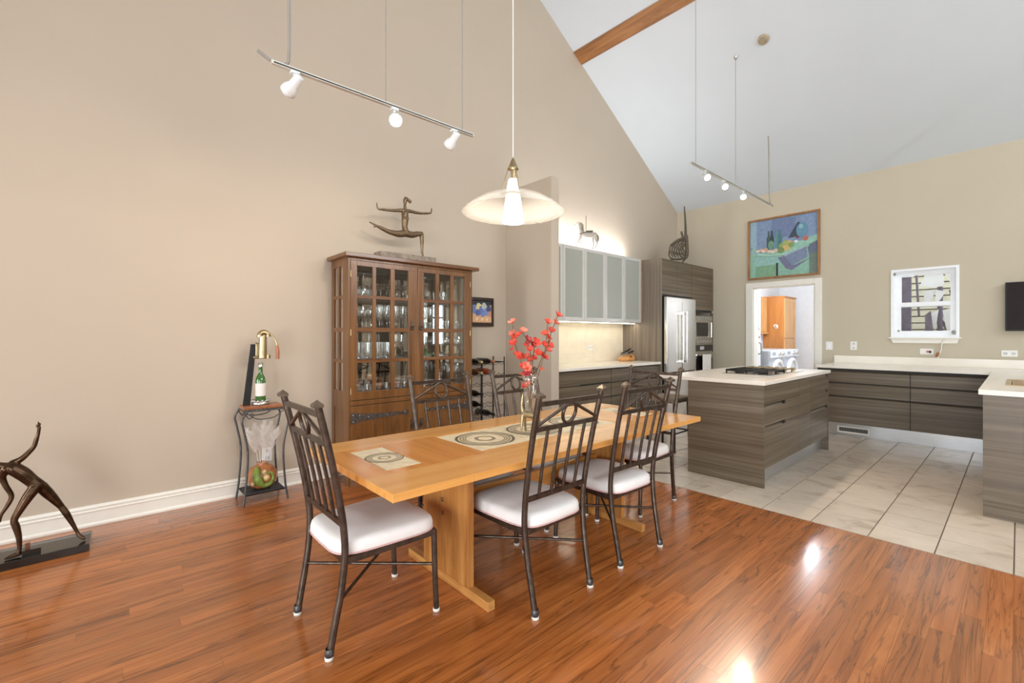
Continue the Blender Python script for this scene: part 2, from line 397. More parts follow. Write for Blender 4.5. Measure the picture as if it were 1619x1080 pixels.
ORG = {}
def tag(o, label=None, cat=None, group=None, kind=None):
    if label: o['label'] = label
    if cat: o['category'] = cat
    if group: o['group'] = group
    if kind: o['kind'] = kind
    return o
def thing(name, label, cat, loc=(0, 0, 0), group=None, kind=None):
    o = bpy.data.objects.new(name, None); COL.objects.link(o); o.location = loc; o.empty_display_size = 0.1
    ORG[o.name] = Vector(loc)
    return tag(o, label, cat, group, kind)
def part(mb, name, m, parent=None, bevel=0.0, label=None, rnd=None, at=None, segs=2, subd=0):
    """one mesh object. Vertices are given in world space of the unrotated thing; stored relative to its origin (or to `at`)."""
    base = ORG[parent.name] if parent else Vector((0, 0, 0))
    own = Vector(at) if at is not None else base
    me = bpy.data.meshes.new(name)
    me.from_pydata([tuple(Vector(v)-own) for v in mb.v], [], mb.f)
    me.polygons.foreach_set('use_smooth', mb.sm)
    me.materials.append(MT[m])
    if rnd is not None:
        at_ = me.attributes.new('rnd', 'FLOAT', 'FACE')
        at_.data.foreach_set('value', rnd if isinstance(rnd, list) else [rnd]*len(mb.f))
    if any(c is not None for c in mb.fc):
        ca = me.attributes.new('paint', 'FLOAT_COLOR', 'FACE')
        buf = []
        for c in mb.fc: buf += [*(c or (0.5, 0.5, 0.5)), 1.0]
        ca.data.foreach_set('color', buf)
    me.update()
    o = bpy.data.objects.new(name, me); COL.objects.link(o)
    o.location = own - base
    if parent: o.parent = parent
    ORG[o.name] = own
    if bevel:
        md = o.modifiers.new('bevel', 'BEVEL'); md.width = bevel; md.segments = segs; md.limit_method = 'ANGLE'; md.angle_limit = 0.7
    if subd:
        md = o.modifiers.new('subd', 'SUBSURF'); md.levels = subd; md.render_levels = subd
    if label: o['label'] = label
    return o
def solo(mb, name, m, label, cat, loc=(0, 0, 0), group=None, kind=None, **kw):
    o = part(mb, name, m, None, at=loc, **kw)
    return tag(o, label, cat, group, kind)
def dup(root, loc, rotz=0.0, label=None):
    def cp(o, par):
        c = o.copy(); COL.objects.link(c); c.parent = par
        for ch in o.children: cp(ch, c)
        return c
    r = cp(root, None); r.location = loc; r.rotation_euler = (0, 0, rotz)
    if label: r['label'] = label
    return r
def skin(name, verts, edges, radii, m, parent=None, subs=2, root=0):
    me = bpy.data.meshes.new(name)
    base = ORG[parent.name] if parent else Vector((0, 0, 0))
    me.from_pydata([tuple(Vector(v)-base) for v in verts], edges, [])
    me.materials.append(MT[m])
    o = bpy.data.objects.new(name, me); COL.objects.link(o)
    if parent: o.parent = parent
    ORG[o.name] = base
    md = o.modifiers.new('skin', 'SKIN'); md.use_smooth_shade = True
    if not me.skin_vertices: 
        bm = bmesh.new(); bm.from_mesh(me); bm.verts.layers.skin.verify(); bm.to_mesh(me); bm.free()
    for i, sv in enumerate(me.skin_vertices[0].data):
        r = radii[i]; sv.radius = (r, r) if not isinstance(r, tuple) else r
        sv.use_root = (i == root)
    sb = o.modifiers.new('subd', 'SUBSURF'); sb.levels = subs; sb.render_levels = subs
    return o
def blob(name, chains, m, parent, voxel=0.004, smooth=6):
    # one continuous body: tapering limbs with round joints, fused by a voxel remesh
    mb = MB()
    for ch in chains:
        pts = [Vector(c[0]) for c in ch]; rs = [c[1] for c in ch]
        sp = smooth_path(pts, 5); k = len(sp); rr = []
        for i in range(len(rs)-1):
            rr += [rs[i]+(rs[i+1]-rs[i])*j/5 for j in range(5)]
        rr.append(rs[-1])
        mb.tube(sp, rr, 12)
        for p, r in ((sp[0], rr[0]), (sp[-1], rr[-1])): mb.ball(p, r, 12, 8)
    o = part(mb, name, m, parent)
    md = o.modifiers.new('fuse', 'REMESH'); md.mode = 'VOXEL'; md.voxel_size = voxel; md.use_smooth_shade = True
    sm = o.modifiers.new('smooth', 'SMOOTH'); sm.factor = 0.5; sm.iterations = smooth
    return o
def S(name, mb, m, label, cat, **kw):
    return solo(mb, name, m, label, cat, kind='structure', **kw)
def arc(c, r, a0, a1, n, plane='XZ'):
    out = []
    for i in range(n+1):
        a = a0+(a1-a0)*i/n; u, w = r*math.cos(a), r*math.sin(a)
        out.append({'XZ': (c[0]+u, c[1], c[2]+w), 'YZ': (c[0], c[1]+u, c[2]+w), 'XY': (c[0]+u, c[1]+w, c[2])}[plane])
    return out
def smooth_path(pts, k=6):
    pts = [Vector(p) for p in pts]; out = []
    for i in range(len(pts)-1):
        p0 = pts[max(0, i-1)]; p1 = pts[i]; p2 = pts[i+1]; p3 = pts[min(len(pts)-1, i+2)]
        for j in range(k):
            t = j/k
            out.append(0.5*((2*p1)+(p2-p0)*t+(2*p0-5*p1+4*p2-p3)*t*t+(3*p1-p0-3*p2+p3)*t**3))
    out.append(pts[-1]); return out
# ------------------------------------------------------------------ room shell
YW, XW, XF, YR = 4.25, 7.95, -3.5, -4.0      # gable wall, kitchen wall, wall behind the camera, right wall
XRIDGE = 2.2
def ceil_z(x): return 3.59 + 0.6*(XW-x) if x >= XRIDGE else 3.59+0.6*(XW-XRIDGE)-0.6*(XRIDGE-x)
gable = [(XF, 0), (XF, ceil_z(XF)), (XRIDGE, ceil_z(XRIDGE)), (XW, ceil_z(XW)), (XW, 0)]
S('wall_left', MB().prism(gable, 'Y', YW, YW+0.15), 'wall_paint', 'tall beige gable wall behind the hutch and the dining table', 'wall')
# kitchen wall (x = XW) with the doorway and the window
ys = [YR, 0.496, 1.159, 2.046, 2.922, YW+0.15]; zs = [0, 1.277, 2.09, 2.19, ceil_z(XW)]
def kw(i, j):
    if i == 3 and j <= 1: return False
    if i == 1 and j in (1, 2): return False
    return True
S('wall_back', MB().grid(ys, zs, kw, 'X', XW, XW+0.12), 'wall_kitchen', 'tan kitchen wall with the doorway and the small window', 'wall')
# right wall with openings for the unseen added windows and the kitchen corner window
mb = MB()
mb.grid([XF, -0.2, 2.0, 7.3, 7.8, XW], [0, 0.8, 1.0, 2.3, 3.0, 3.3], lambda i, j: not ((i == 1 and j in (1, 2)) or (i == 3 and j == 2)), 'Y', YR-0.15, YR)
mb.grid([XF, 0.5, 3.9, 4.3, 6.5, XW], [3.3, 3.59], lambda i, j: i not in (1, 3), 'Y', YR-0.15, YR)
mb.prism([(XF, 3.59), (XF, ceil_z(XF)), (0.5, ceil_z(0.5)), (0.5, 3.59)], 'Y', YR-0.15, YR)
mb.prism([(0.5, 5.2), (0.5, ceil_z(0.5)), (XRIDGE, ceil_z(XRIDGE)), (3.9, ceil_z(3.9)), (3.9, 5.2)], 'Y', YR-0.15, YR)
mb.prism([(3.9, 3.59), (3.9, ceil_z(3.9)), (4.3, ceil_z(4.3)), (4.3, 3.59)], 'Y', YR-0.15, YR)
mb.prism([(4.3, 4.15), (4.3, ceil_z(4.3)), (6.5, ceil_z(6.5)), (6.5, 4.15)], 'Y', YR-0.15, YR)
mb.prism([(6.5, 3.59), (6.5, ceil_z(6.5)), (XW, ceil_z(XW)), (XW, 3.589)], 'Y', YR-0.15, YR)
S('wall_right', mb, 'wall_paint', 'beige gable wall with added windows to the right of the camera', 'wall')
S('wall_front', MB().grid([YR, -3.6, 0.8, 2.95, 4.05, YW+0.15], [0, 0.12, 0.9, 2.28, ceil_z(XF)], lambda i, j: not ((i == 1 and j in (1, 2)) or (i == 3 and j == 2)), 'X', XF-0.12, XF), 'wall_paint', 'beige wall with added patio doors behind the camera', 'wall')
t_ = 0.12
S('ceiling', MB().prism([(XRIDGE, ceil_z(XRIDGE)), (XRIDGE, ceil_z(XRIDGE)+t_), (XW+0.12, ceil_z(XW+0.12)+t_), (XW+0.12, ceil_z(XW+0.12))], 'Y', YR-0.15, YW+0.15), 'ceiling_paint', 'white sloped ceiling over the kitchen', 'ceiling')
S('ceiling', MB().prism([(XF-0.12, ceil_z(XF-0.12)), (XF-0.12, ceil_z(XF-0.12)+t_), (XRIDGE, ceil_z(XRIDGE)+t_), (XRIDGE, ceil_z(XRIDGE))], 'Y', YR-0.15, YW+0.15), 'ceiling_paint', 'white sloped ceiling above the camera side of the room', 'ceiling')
# exposed beam let into the ceiling
bx0, bx1 = 5.0, 5.18
sl = Vector((1, -0.6)).normalized(); nm = Vector((-0.6, -1)).normalized()
p0 = Vector((bx0, ceil_z(bx0))); p1 = Vector((bx1, ceil_z(bx1)))
S('ceiling_beam', MB().prism([tuple(p0+nm*0.012), tuple(p1+nm*0.012), tuple(p1-nm*0.08), tuple(p0-nm*0.08)], 'Y', YR, YW), 'beam_wood', 'brown wooden beam set into the white sloped ceiling', 'beam')
S('wall_partition', MB().box(3.715, 3.84, 3.479, YW, 0, 3.09), 'wall_paint', 'short beige stub wall between hutch and kitchen cabinets', 'wall', bevel=0.006)

# floors ------------------------------------------------------------
XT = 3.685
fl = S('floor', MB().box(XF, XT, YR, YW, -0.12, -0.014), 'gap_dark', 'reddish oak plank floor of the dining area', 'floor')
pw, gap = 0.083, 0.0003
rest = MB(); rrest = []
rows = int((YW-YR)/pw)+1
near = []
rng = random.Random(3)
for r in range(rows):
    y1 = YW - r*pw; y0 = max(YR, y1-pw)
    x = XF - rng.uniform(0, 1.2)
    while x < XT:
        L = rng.choice([0.55, 0.8, 1.0, 1.2, 1.45, 1.7]); xa, xb = max(x, XF), min(x+L, XT)
        if xb - xa > 0.03: near.append((xa, xb, y0, y1, rng.random()))
        x += L
def vis(q):
    xa, xb, y0, y1, _ = q; xm, ym = (xa+xb)/2, (y0+y1)/2
    w = 0.668*xm+0.744*ym; l = 0.744*xm-0.668*ym
    if w < 1.35 or abs(l)/w > 1.25: return -1
    return (xb-xa)/(w*w)
near.sort(key=vis, reverse=True)
for k, (xa, xb, y0, y1, rv) in enumerate(near):
    dz = (rv-0.5)*0.0005
    if k < 290:
        o = part(MB().box(xa+gap, xb-gap, y0+gap, y1-gap, -0.0145, dz), 'plank', 'oak_floor', fl, rnd=rv)
    else:
        rest.box(xa+gap, xb-gap, y0+gap, y1-gap, -0.0145, dz); rrest += [rv]*6
tag(part(rest, 'far_planks', 'oak_floor', fl, rnd=rrest), kind='stuff')
# kitchen tile
fk = S('floor', MB().box(XT, XW+0.12, YR, YW, -0.12, -0.006), 'grout', 'beige square ceramic tile floor of the kitchen', 'floor')
tx, ty, g = 0.3055, 0.3193, 0.0035
far = MB(); rfar = []
ny0 = -13
for i in range(15):
    xa = 3.693+i*tx; xb = xa+tx
    if xa > XW: continue
    xb = min(xb, XW+0.12)
    for j in range(ny0, 14):
        ya = 0.0185+j*ty; yb = min(ya+ty, YW)
        if yb <= YR: continue
        ya = max(ya, YR); rv = rng.random()
        xm, ym = (xa+xb)/2, (ya+yb)/2; w = 0.668*xm+0.744*ym; l = 0.744*xm-0.668*ym
        if abs(l)/max(w, 0.1) < 1.3 and ym < 3.7 and xm < 7.3 and not (ym < 0.1 and xm > 4.9):
            part(MB().box(xa+g, xb-g, ya+g, yb-g, -0.0065, 0.0), 'tile', 'floor_tile', fk, rnd=rv)
        else:
            far.box(xa+g, xb-g, ya+g, yb-g, -0.0065, 0.0); rfar += [rv]*6
tag(part(far, 'far_tiles', 'floor_tile', fk, rnd=rfar), kind='stuff')

# baseboards ---------------------------------------------------------
def base_prof(y):  # profile against the gable wall, thickness towards -y
    return [(y, 0), (y-0.028, 0), (y-0.028, 0.012), (y-0.02, 0.022), (y-0.016, 0.024), (y-0.016, 0.095), (y-0.022, 0.099), (y-0.022, 0.104), (y-0.016, 0.109), (y-0.016, 0.120), (y-0.022, 0.124), (y-0.012, 0.136), (y-0.003, 0.140), (y, 0.140)]
S('baseboard_left', MB().prism([(u, w) for u, w in base_prof(YW)], 'X', XF, 3.715), 'trim_white', 'white moulded baseboard along the beige gable wall', 'baseboard')
S('baseboard_partition', MB().prism([(3.715, 0), (3.699, 0), (3.699, 0.125), (3.705, 0.14), (3.715, 0.14)], 'Y', 3.479, YW-0.03), 'trim_white', 'white baseboard at the foot of the stub wall', 'baseboard')

# unseen windows added to light the room, except the kitchen corner one --------------------------------
def big_window(name, lab, axis, u0, u1, z0, z1, a, nu, nz):
    t = thing(name, lab, 'window', kind='structure', loc=((u0+u1)/2, a, z0) if axis == 'Y' else (a, (u0+u1)/2, z0))
    us = [u0, u0+0.06]; zz = [z0, z0+0.06]
    pu = (u1-u0-0.12-(nu-1)*0.05)/nu; pz = (z1-z0-0.12-(nz-1)*0.05)/nz
    for i in range(nu): us += [us[-1]+pu, us[-1]+pu+(0.05 if i < nu-1 else 0.06)]
    for i in range(nz): zz += [zz[-1]+pz, zz[-1]+pz+(0.05 if i < nz-1 else 0.06)]
    part(MB().grid(us, zz, lambda i, j: not (i % 2 and j % 2), axis, a-0.03, a+0.03), 'window_frame', 'vinyl_white', t)
    for i in range(nu):
        for j in range(nz):
            mb = MB()
            q = (us[1+2*i], us[2+2*i], zz[1+2*j], zz[2+2*j])
            if axis == 'Y': mb.box(q[0], q[1], a-0.003, a+0.003, q[2], q[3])
            else: mb.box(a-0.003, a+0.003, q[0], q[1], q[2], q[3])
            part(mb, 'pane', 'pane_glass', t)
big_window('added_window_2', 'unseen white patio doors added behind the camera for light', 'X', -3.6, 0.8, 0.12, 2.28, XF-0.06, 3, 1)
big_window('added_window_7', 'unseen white window added behind the camera to light the stub wall', 'X', 2.95, 4.05, 0.9, 2.28, XF-0.06, 1, 2)
big_window('added_window_3', 'unseen wide white window added in the right wall for light', 'Y', -0.2, 2.0, 0.8, 2.3, YR-0.07, 2, 1)
big_window('window_4', 'narrow white window in the right wall at the kitchen corner', 'Y', 7.3, 7.8, 1.0, 2.3, YR-0.07, 1, 3)
big_window('added_window_5', 'unseen large high window added in the right gable wall for light', 'Y', 0.5, 3.9, 3.3, 5.2, YR-0.07, 3, 2)
big_window('added_window_6', 'unseen clerestory window added high in the right wall for kitchen light', 'Y', 4.3, 6.5, 3.3, 4.15, YR-0.07, 3, 1)

# doorway to the next room --------------------------------------------
d1 = thing('door_1', 'white cased doorway under the still life painting', 'doorway', (XW, 2.48, 0), kind='structure')
part(MB().prism([(3.029, 0), (3.029, 2.168), (1.954, 2.168), (1.954, 0), (2.046, 0), (2.046, 2.085), (2.922, 2.085), (2.922, 0)], 'X', XW-0.02, XW+0.001), 'casing', 'trim_white', d1, bevel=0.004)
part(MB().box(XW, XW+0.12, 2.046, 2.062, 0, 2.09).box(XW, XW+0.12, 2.906, 2.922, 0, 2.09).box(XW, XW+0.12, 2.046, 2.922, 2.074, 2.09), 'jamb', 'trim_white', d1)
for z in (0.25, 1.12, 1.85):
    part(MB().box(XW+0.03, XW+0.07, 2.062, 2.068, z, z+0.10), 'hinge', 'nickel', d1)
# the open door leaf
a = math.radians(14); dx, dy = math.cos(a), math.sin(a)
px, py = XW+0.09, 2.93
leaf = thing('door_2', 'open white door leaf with dark lock and handle seen through the doorway', 'door', (px, py, 0), kind='structure')
R_ = Matrix.Rotation(a, 3, 'Z')
def LF(u, v, z): return Vector((px, py, 0)) + R_ @ Vector((u, v, z))
part(MB().obox(LF(0.36, 0, 1.03), (0.70, 0.04, 2.02), R_), 'leaf_panel', 'vinyl_white', leaf, bevel=0.004)
for zc in (1.28,):
    part(MB().obox(LF(0.44, -0.026, zc), (0.05, 0.012, 0.05), R_), 'deadbolt', 'cord_grey', leaf, bevel=0.01)
part(MB().tube([LF(0.34, -0.03, 1.19), LF(0.34, -0.06, 1.17), LF(0.36, -0.065, 1.05), LF(0.32, -0.06, 1.0), LF(0.32, -0.02, 0.99)], 0.012), 'door_handle', 'cord_grey', leaf)
dp = [(0, 0), (0.15, 0), (0.13, 0.03), (0.09, 0.05), (0.08, 0.14), (0.02, 0.05)]
part(MB().add([LF(0.36+u, -0.022, 1.40+z) for u, z in dp]+[LF(0.36+u, -0.0195, 1.40+z) for u, z in dp], [(0, 1, 2, 3, 4, 5), (11, 10, 9, 8, 7, 6)]+[(k, k+6, (k+1) % 6+6, (k+1) % 6) for k in range(6)]), 'decal', 'cord_grey', leaf, label='grey sticker above the lock')

# the room beyond the doorway ------------------------------------------
S('wall_hall', MB().box(11.7, 11.8, 1.6, 3.8, 0, 2.7), 'wall_cool', 'pale blue-white far wall of the laundry room beyond the doorway', 'wall')
S('wall_hall_side', MB().box(XW+0.12, 11.7, 1.6, 1.7, 0, 2.7), 'wall_cool', 'pale blue-white right wall of the laundry room beyond the doorway', 'wall')
S('wall_hall_left', MB().box(XW+0.12, 11.7, 3.72, 3.82, 0, 2.7), 'wall_cool', 'pale wall behind the washers beyond the doorway', 'wall')
S('ceiling', MB().box(XW+0.12, 11.8, 1.6, 3.82, 2.7, 2.78), 'ceiling_paint', 'flat white ceiling of the room beyond the doorway', 'ceiling')
S('floor', MB().box(XW+0.12, 11.8, 1.6, 3.82, -0.12, 0.0), 'floor_tile', 'pale floor of the room beyond the doorway', 'floor')
cl = thing('added_ceiling_light', 'unseen round ceiling light added to brighten the room beyond the doorway', 'ceiling light', (9.2, 2.5, 2.7))
part(MB().lathe([(0.17, 2.70), (0.17, 2.665), (0.15, 2.66)], 24, (9.2, 2.5, 0)), 'rim', 'white_plastic', cl)
part(MB().lathe([(0.15, 2.665), (0.14, 2.63), (0.08, 2.605), (0.0, 2.6)], 24, (9.2, 2.5, 0)), 'diffuser', 'bulb_soft', cl)
l = bpy.data.lights.new('added_ceiling_lamp', 'POINT'); l.energy = 130; l.shadow_soft_size = 0.15; l.color = (0.93, 0.96, 1.0)  # unseen lamp added to brighten the room beyond the doorway
lo = bpy.data.objects.new('added_ceiling_lamp', l); COL.objects.link(lo); lo.location = (9.2, 2.5, 2.5)
# pantry cabinet, side towards us, doors facing the hall
pc = thing('pantry_cabinet', 'tall orange-brown pantry cabinet seen through the doorway', 'cabinet', (11.05, 3.5, 0))
part(MB().box(10.68, 11.4, 3.32, 3.715, 0.1, 2.12), 'body', 'maple_orange', pc)
part(MB().box(10.66, 11.44, 3.295, 3.715, 2.12, 2.15), 'crown', 'maple_orange', pc, bevel=0.006)
for z0, z1 in ((0.12, 1.24), (1.26, 2.11)):
    dr = part(MB().grid([10.70, 10.78, 11.30, 11.38], [z0, z0+0.08, z1-0.08, z1], lambda i, j: not (i == 1 and j == 1), 'Y', 3.30, 3.32), 'door', 'maple_light', pc)
    part(MB().box(10.78, 11.30, 3.308, 3.316, z0+0.08, z1-0.08), 'door_panel', 'maple_light', dr)
    part(MB().ball((10.74, 3.29, z0+0.1 if z0 > 1.2 else z1-0.1), 0.014, 8, 6), 'knob', 'nickel', dr)
sg = part(MB().lathe([(0.0, 10.668), (0.05, 10.668), (0.05, 10.68)], 20, (0, 3.47, 1.50), 'X'), 'badge', 'white_plastic', pc, label='small round white badge on the cabinet side')
part(MB().prism([(3.497, 1.472), (3.482, 1.472), (3.47, 1.50), (3.458, 1.472), (3.443, 1.472), (3.462, 1.533), (3.478, 1.533)], 'X', 10.664, 10.669), 'emblem', 'maple_orange', sg)
uc = thing('wall_cabinet', 'light maple wall cabinet left of the tall pantry through the doorway', 'cabinet', (10.0, 3.68, 1.38))
part(MB().box(9.3, 10.65, 3.645, 3.715, 1.38, 2.13), 'body', 'maple_orange', uc)
for xa in (9.3, 9.98):
    d = part(MB().grid([xa+0.01, xa+0.09, xa+0.58, xa+0.66], [1.39, 1.47, 2.04, 2.12], lambda i, j: not (i == 1 and j == 1), 'Y', 3.625, 3.645), 'door', 'maple_light', uc)
    part(MB().box(xa+0.09, xa+0.58, 3.633, 3.641, 1.47, 2.04), 'door_panel', 'maple_light', d)
part(MB().box(9.29, 10.655, 3.60, 3.715, 1.34, 1.38), 'light_rail', 'maple_light', uc, bevel=0.01)
for x0, nm_, lab in ((8.95, 'washing_machine', 'silver-grey front-loading washer beyond the doorway, nearer the kitchen'), (9.74, 'tumble_dryer', 'silver-grey front-loading dryer beyond the doorway, beside the pantry')):
    c = thing(nm_, lab, 'washer', (x0+0.375, 3.35, 0), group='laundry machines beyond the doorway')
    part(MB().box(x0, x0+0.75, 3.01, 3.66, 0.02, 1.04), 'body', 'washer_grey', c, bevel=0.02)
    part(MB().box(x0+0.01, x0+0.74, 2.985, 3.01, 0.90, 1.035), 'control_panel', 'vinyl_white', c, bevel=0.005)
    part(MB().box(x0+0.08, x0+0.24, 2.98, 2.985, 0.95, 1.0), 'display', 'counter_blue', c)
    for q_ in (0.42, 0.60): part(MB().lathe([(0.0, 2.955), (0.035, 2.958), (0.04, 2.985)], 14, (x0+q_, 0, 0.97), 'Y'), 'dial', 'steel_bright', c)
    d = part(MB().tube([(x0+0.375+0.235*math.cos(2*PI*i/28), 2.99, 0.60+0.235*math.sin(2*PI*i/28)) for i in range(28)], 0.04, 8, closed=True), 'door_ring', 'vinyl_white', c)
    part(MB().lathe([(0.0, 2.955), (0.12, 2.965), (0.205, 2.99)], 24, (x0+0.375, 0, 0.60), 'Y'), 'door_glass', 'acrylic', d)

# kitchen window --------------------------------------------------------
w1 = thing('window_1', 'small white double-hung window over the kitchen counter', 'window', (XW, 0.83, 1.28), kind='structure')
y0, y1, z0, z1 = 0.496, 1.159, 1.277, 2.19
part(MB().grid([y0, y0+0.03, y1-0.03, y1], [z0, z0+0.03, z1-0.03, z1], lambda i, j: not (i == 1 and j == 1), 'X', XW-0.012, XW+0.115), 'window_frame', 'vinyl_white', w1)
zm = 1.715
for nm_, a0, za, zb in (('lower_sash', XW+0.02, z0+0.03, zm+0.03), ('upper_sash', XW+0.06, zm-0.03, z1-0.03)):
    sh = part(MB().grid([y0+0.03, y0+0.085, y1-0.10, y1-0.03], [za, za+0.06, zb-0.055, zb], lambda i, j: not (i == 1 and j == 1), 'X', a0, a0+0.035), nm_, 'vinyl_white', w1)
    part(MB().box(a0+0.014, a0+0.02, y0+0.085, y1-0.10, za+0.06, zb-0.055), 'pane', 'pane_glass', sh)
part(MB().box(XW-0.05, XW, y0-0.02, y1+0.022, z0-0.012, z0+0.006), 'window_sill', 'trim_white', w1, bevel=0.004)
part(MB().prism([(y0, z0-0.012), (y1+0.0, z0-0.012), (y1-0.02, z0-0.07), (y0+0.02, z0-0.07)], 'X', XW-0.02, XW), 'apron', 'trim_white', w1)
for (yy, zz, s) in ((y1-0.04, z1-0.06, 0.016), (y0+0.05, z0+0.07, 0.022), (y1-0.08, z0+0.09, 0.012)):
    part(MB().ball((XW-0.012, yy, zz), s, 8, 6, (0.6, 1, 1.2)), 'latch', 'cord_grey', w1)
# outside: clapboard wall and the odd angular sculpture that fills the view
sd = thing('clapboard_wall', 'cream clapboard wall of a neighbouring building outside the kitchen window', 'wall', (9.62, 0.5, 0.6))
part(MB().box(9.65, 9.75, -1.6, 1.55, 0.0, 3.4), 'sheathing', 'siding_joint', sd)
for k in range(30):
    z = 0.15+k*0.105
    part(MB().prism([(9.65, z), (9.618, z), (9.628, z+0.090), (9.65, z+0.090)], 'Y', -1.6, 1.55), 'siding_board', 'siding', sd)
S('floor', MB().box(XW+0.12, 14, YR, 1.6, -0.2, -0.05), 'outdoor_ground', 'grey ground outside the kitchen window', 'ground')
os_ = thing('garden_sculpture', 'white angular metal sculpture outside the kitchen window', 'sculpture', (8.85, 0.72, -0.05))
X0 = 8.8
def plate(poly, dx, name, m):
    part(MB().prism(poly, 'X', X0+dx, X0+dx+0.015), name, m, os_)
plate([(0.96, 2.02), (0.90, 2.20), (0.72, 2.22), (0.70, 2.02), (0.80, 1.99)], 0.00, 'plate', 'outdoor_white')
plate([(0.71, 2.20), (0.62, 2.18), (0.54, 2.04), (0.62, 2.0)], 0.03, 'plate', 'outdoor_white')
plate([(0.92, 1.95), (0.80, 1.97), (0.84, 1.78), (0.92, 1.72)], 0.05, 'plate', 'outdoor_white')
plate([(0.79, 1.96), (0.69, 1.93), (0.80, 1.70)], 0.02, 'plate', 'outdoor_white')
plate([(0.66, 1.95), (0.63, 1.95), (0.54, 1.65), (0.60, 1.62)], 0.04, 'plate', 'outdoor_dark')
plate([(0.86, 1.60), (0.76, 1.68), (0.80, 1.38)], 0.03, 'plate', 'outdoor_white')
plate([(0.72, 1.66), (0.62, 1.70), (0.60, 1.30), (0.66, 1.28), (0.69, 1.45)], 0.01, 'plate', 'outdoor_white')
plate([(0.80, 1.62), (0.77, 1.64), (0.66, 1.40), (0.69, 1.38)], 0.05, 'plate', 'outdoor_dark')
plate([(0.90, 1.60), (0.84, 1.66), (0.80, 1.22), (0.90, 1.20)], -0.03, 'plate', 'outdoor_dark')
part(MB().tube([(X0+0.06, 0.75, -0.05), (X0+0.06, 0.75, 2.0)], 0.03), 'post', 'outdoor_dark', os_)
op = thing('garden_post', 'dark square post outside the kitchen window', 'post', (9.0, 1.12, -0.05))
part(MB().box(8.98, 9.06, 1.08, 1.19, -0.05, 2.18), 'shaft', 'outdoor_dark', op)
part(MB().box(8.96, 9.08, 1.06, 1.21, 2.18, 2.21), 'cap', 'outdoor_white', op)
part(MB().tube([(9.0, 1.02, 2.22), (9.0, 0.99, 1.6)], 0.014), 'rod', 'outdoor_dark', op)
# ------------------------------------------------------------------ kitchen
# back run, facing -x
FX = 7.15
bc = thing('base_cabinet', 'long grey-brown drawer cabinet under the kitchen window', 'cabinet', (7.5, 0.98, 0))
part(MB().box(FX+0.02, XW-0.01, 0.19, 1.80, 0.165, 0.88), 'body', 'carcass_dark', bc)
part(MB().box(FX, XW-0.01, 1.80, 1.815, 0.165, 0.88), 'side_panel', 'laminate', bc)
for ya, yb in ((0.868, 1.80), (0.178, 0.860)):
    for za, zb in ((0.168, 0.508), (0.524, 0.682), (0.698, 0.845)):
        part(MB().prism([(FX, za), (FX, zb-0.012), (FX+0.016, zb), (FX+0.02, zb), (FX+0.02, za)], 'Y', ya, yb), 'drawer_front', 'laminate', bc)
tk = part(MB().box(FX+0.10, FX+0.115, 0.19, 1.80, 0.0, 0.165), 'toe_kick', 'toe_steel', bc)
fv = part(MB().grid([1.265, 1.285, 1.59, 1.61], [0.03, 0.05, 0.10, 0.12], lambda i, j: not (i == 1 and j == 1), 'X', FX+0.092, FX+0.10), 'floor_vent', 'clay_vent', bc)
part(MB().box(FX+0.096, FX+0.099, 1.285, 1.59, 0.05, 0.10), 'vent_back', 'handle_black', fv)
for k in range(18):
    yy = 1.29+k*0.0168
    part(MB().box(FX+0.092, FX+0.097, yy, yy+0.005, 0.05, 0.10), 'vent_slat', 'cord_grey', fv)
# peninsula
pn = thing('peninsula_cabinet', 'grey-brown peninsula cabinet at the right edge', 'cabinet', (6.0, -0.25, 0))
part(MB().box(4.72, 4.745, -0.68, 0.174, 0.0, 0.88), 'end_panel', 'laminate', pn)
part(MB().box(4.745, FX, -0.66, 0.154, 0.165, 0.70), 'body', 'carcass_dark', pn)
for k in range(4):
    xa = 4.75+k*0.6
    part(MB().box(xa+0.003, xa+0.595, 0.154, 0.174, 0.168, 0.845), 'door', 'laminate', pn)
part(MB().box(4.745, FX+0.1, 0.06, 0.075, 0.0, 0.165), 'toe_kick', 'toe_steel', pn)
part(MB().box(4.745, FX, -0.68, -0.66, 0.0, 0.88), 'back_panel', 'laminate', pn)
# counter (L-shaped) with sink hole left as an inset basin rim
ct = thing('worktop', 'cream quartz worktop running under the window and along the peninsula', 'countertop', (6.5, 0.5, 0.88))
part(MB().grid([4.685, 5.23, 5.9, FX-0.05, XW-0.002], [-0.70, -0.42, 0.04, 0.195, 1.815], lambda i, j: not ((i == 1 and j == 1) or (i < 3 and j == 3)), 'Z', 0.88, 0.915), 'slab', 'quartz', ct)
part(MB().box(XW-0.022, XW-0.001, -0.70, 1.80, 0.915, 1.018), 'upstand', 'quartz', ct, bevel=0.002)
snk = thing('sink', 'tan undermount sink set in the peninsula worktop', 'sink', (5.55, -0.2, 0.915))
part(MB().grid([5.2, 5.23, 5.9, 5.93], [-0.45, -0.42, 0.04, 0.07], lambda i, j: not (i == 1 and j == 1), 'Z', 0.9153, 0.921), 'rim', 'sink_tan', snk)
part(MB().box(5.235, 5.895, -0.415, 0.035, 0.72, 0.73).box(5.235, 5.242, -0.415, 0.035, 0.73, 0.9155).box(5.888, 5.895, -0.415, 0.035, 0.73, 0.9155).box(5.242, 5.888, -0.415, -0.408, 0.73, 0.9155).box(5.242, 5.888, 0.028, 0.035, 0.73, 0.9155), 'basin', 'sink_tan', snk)
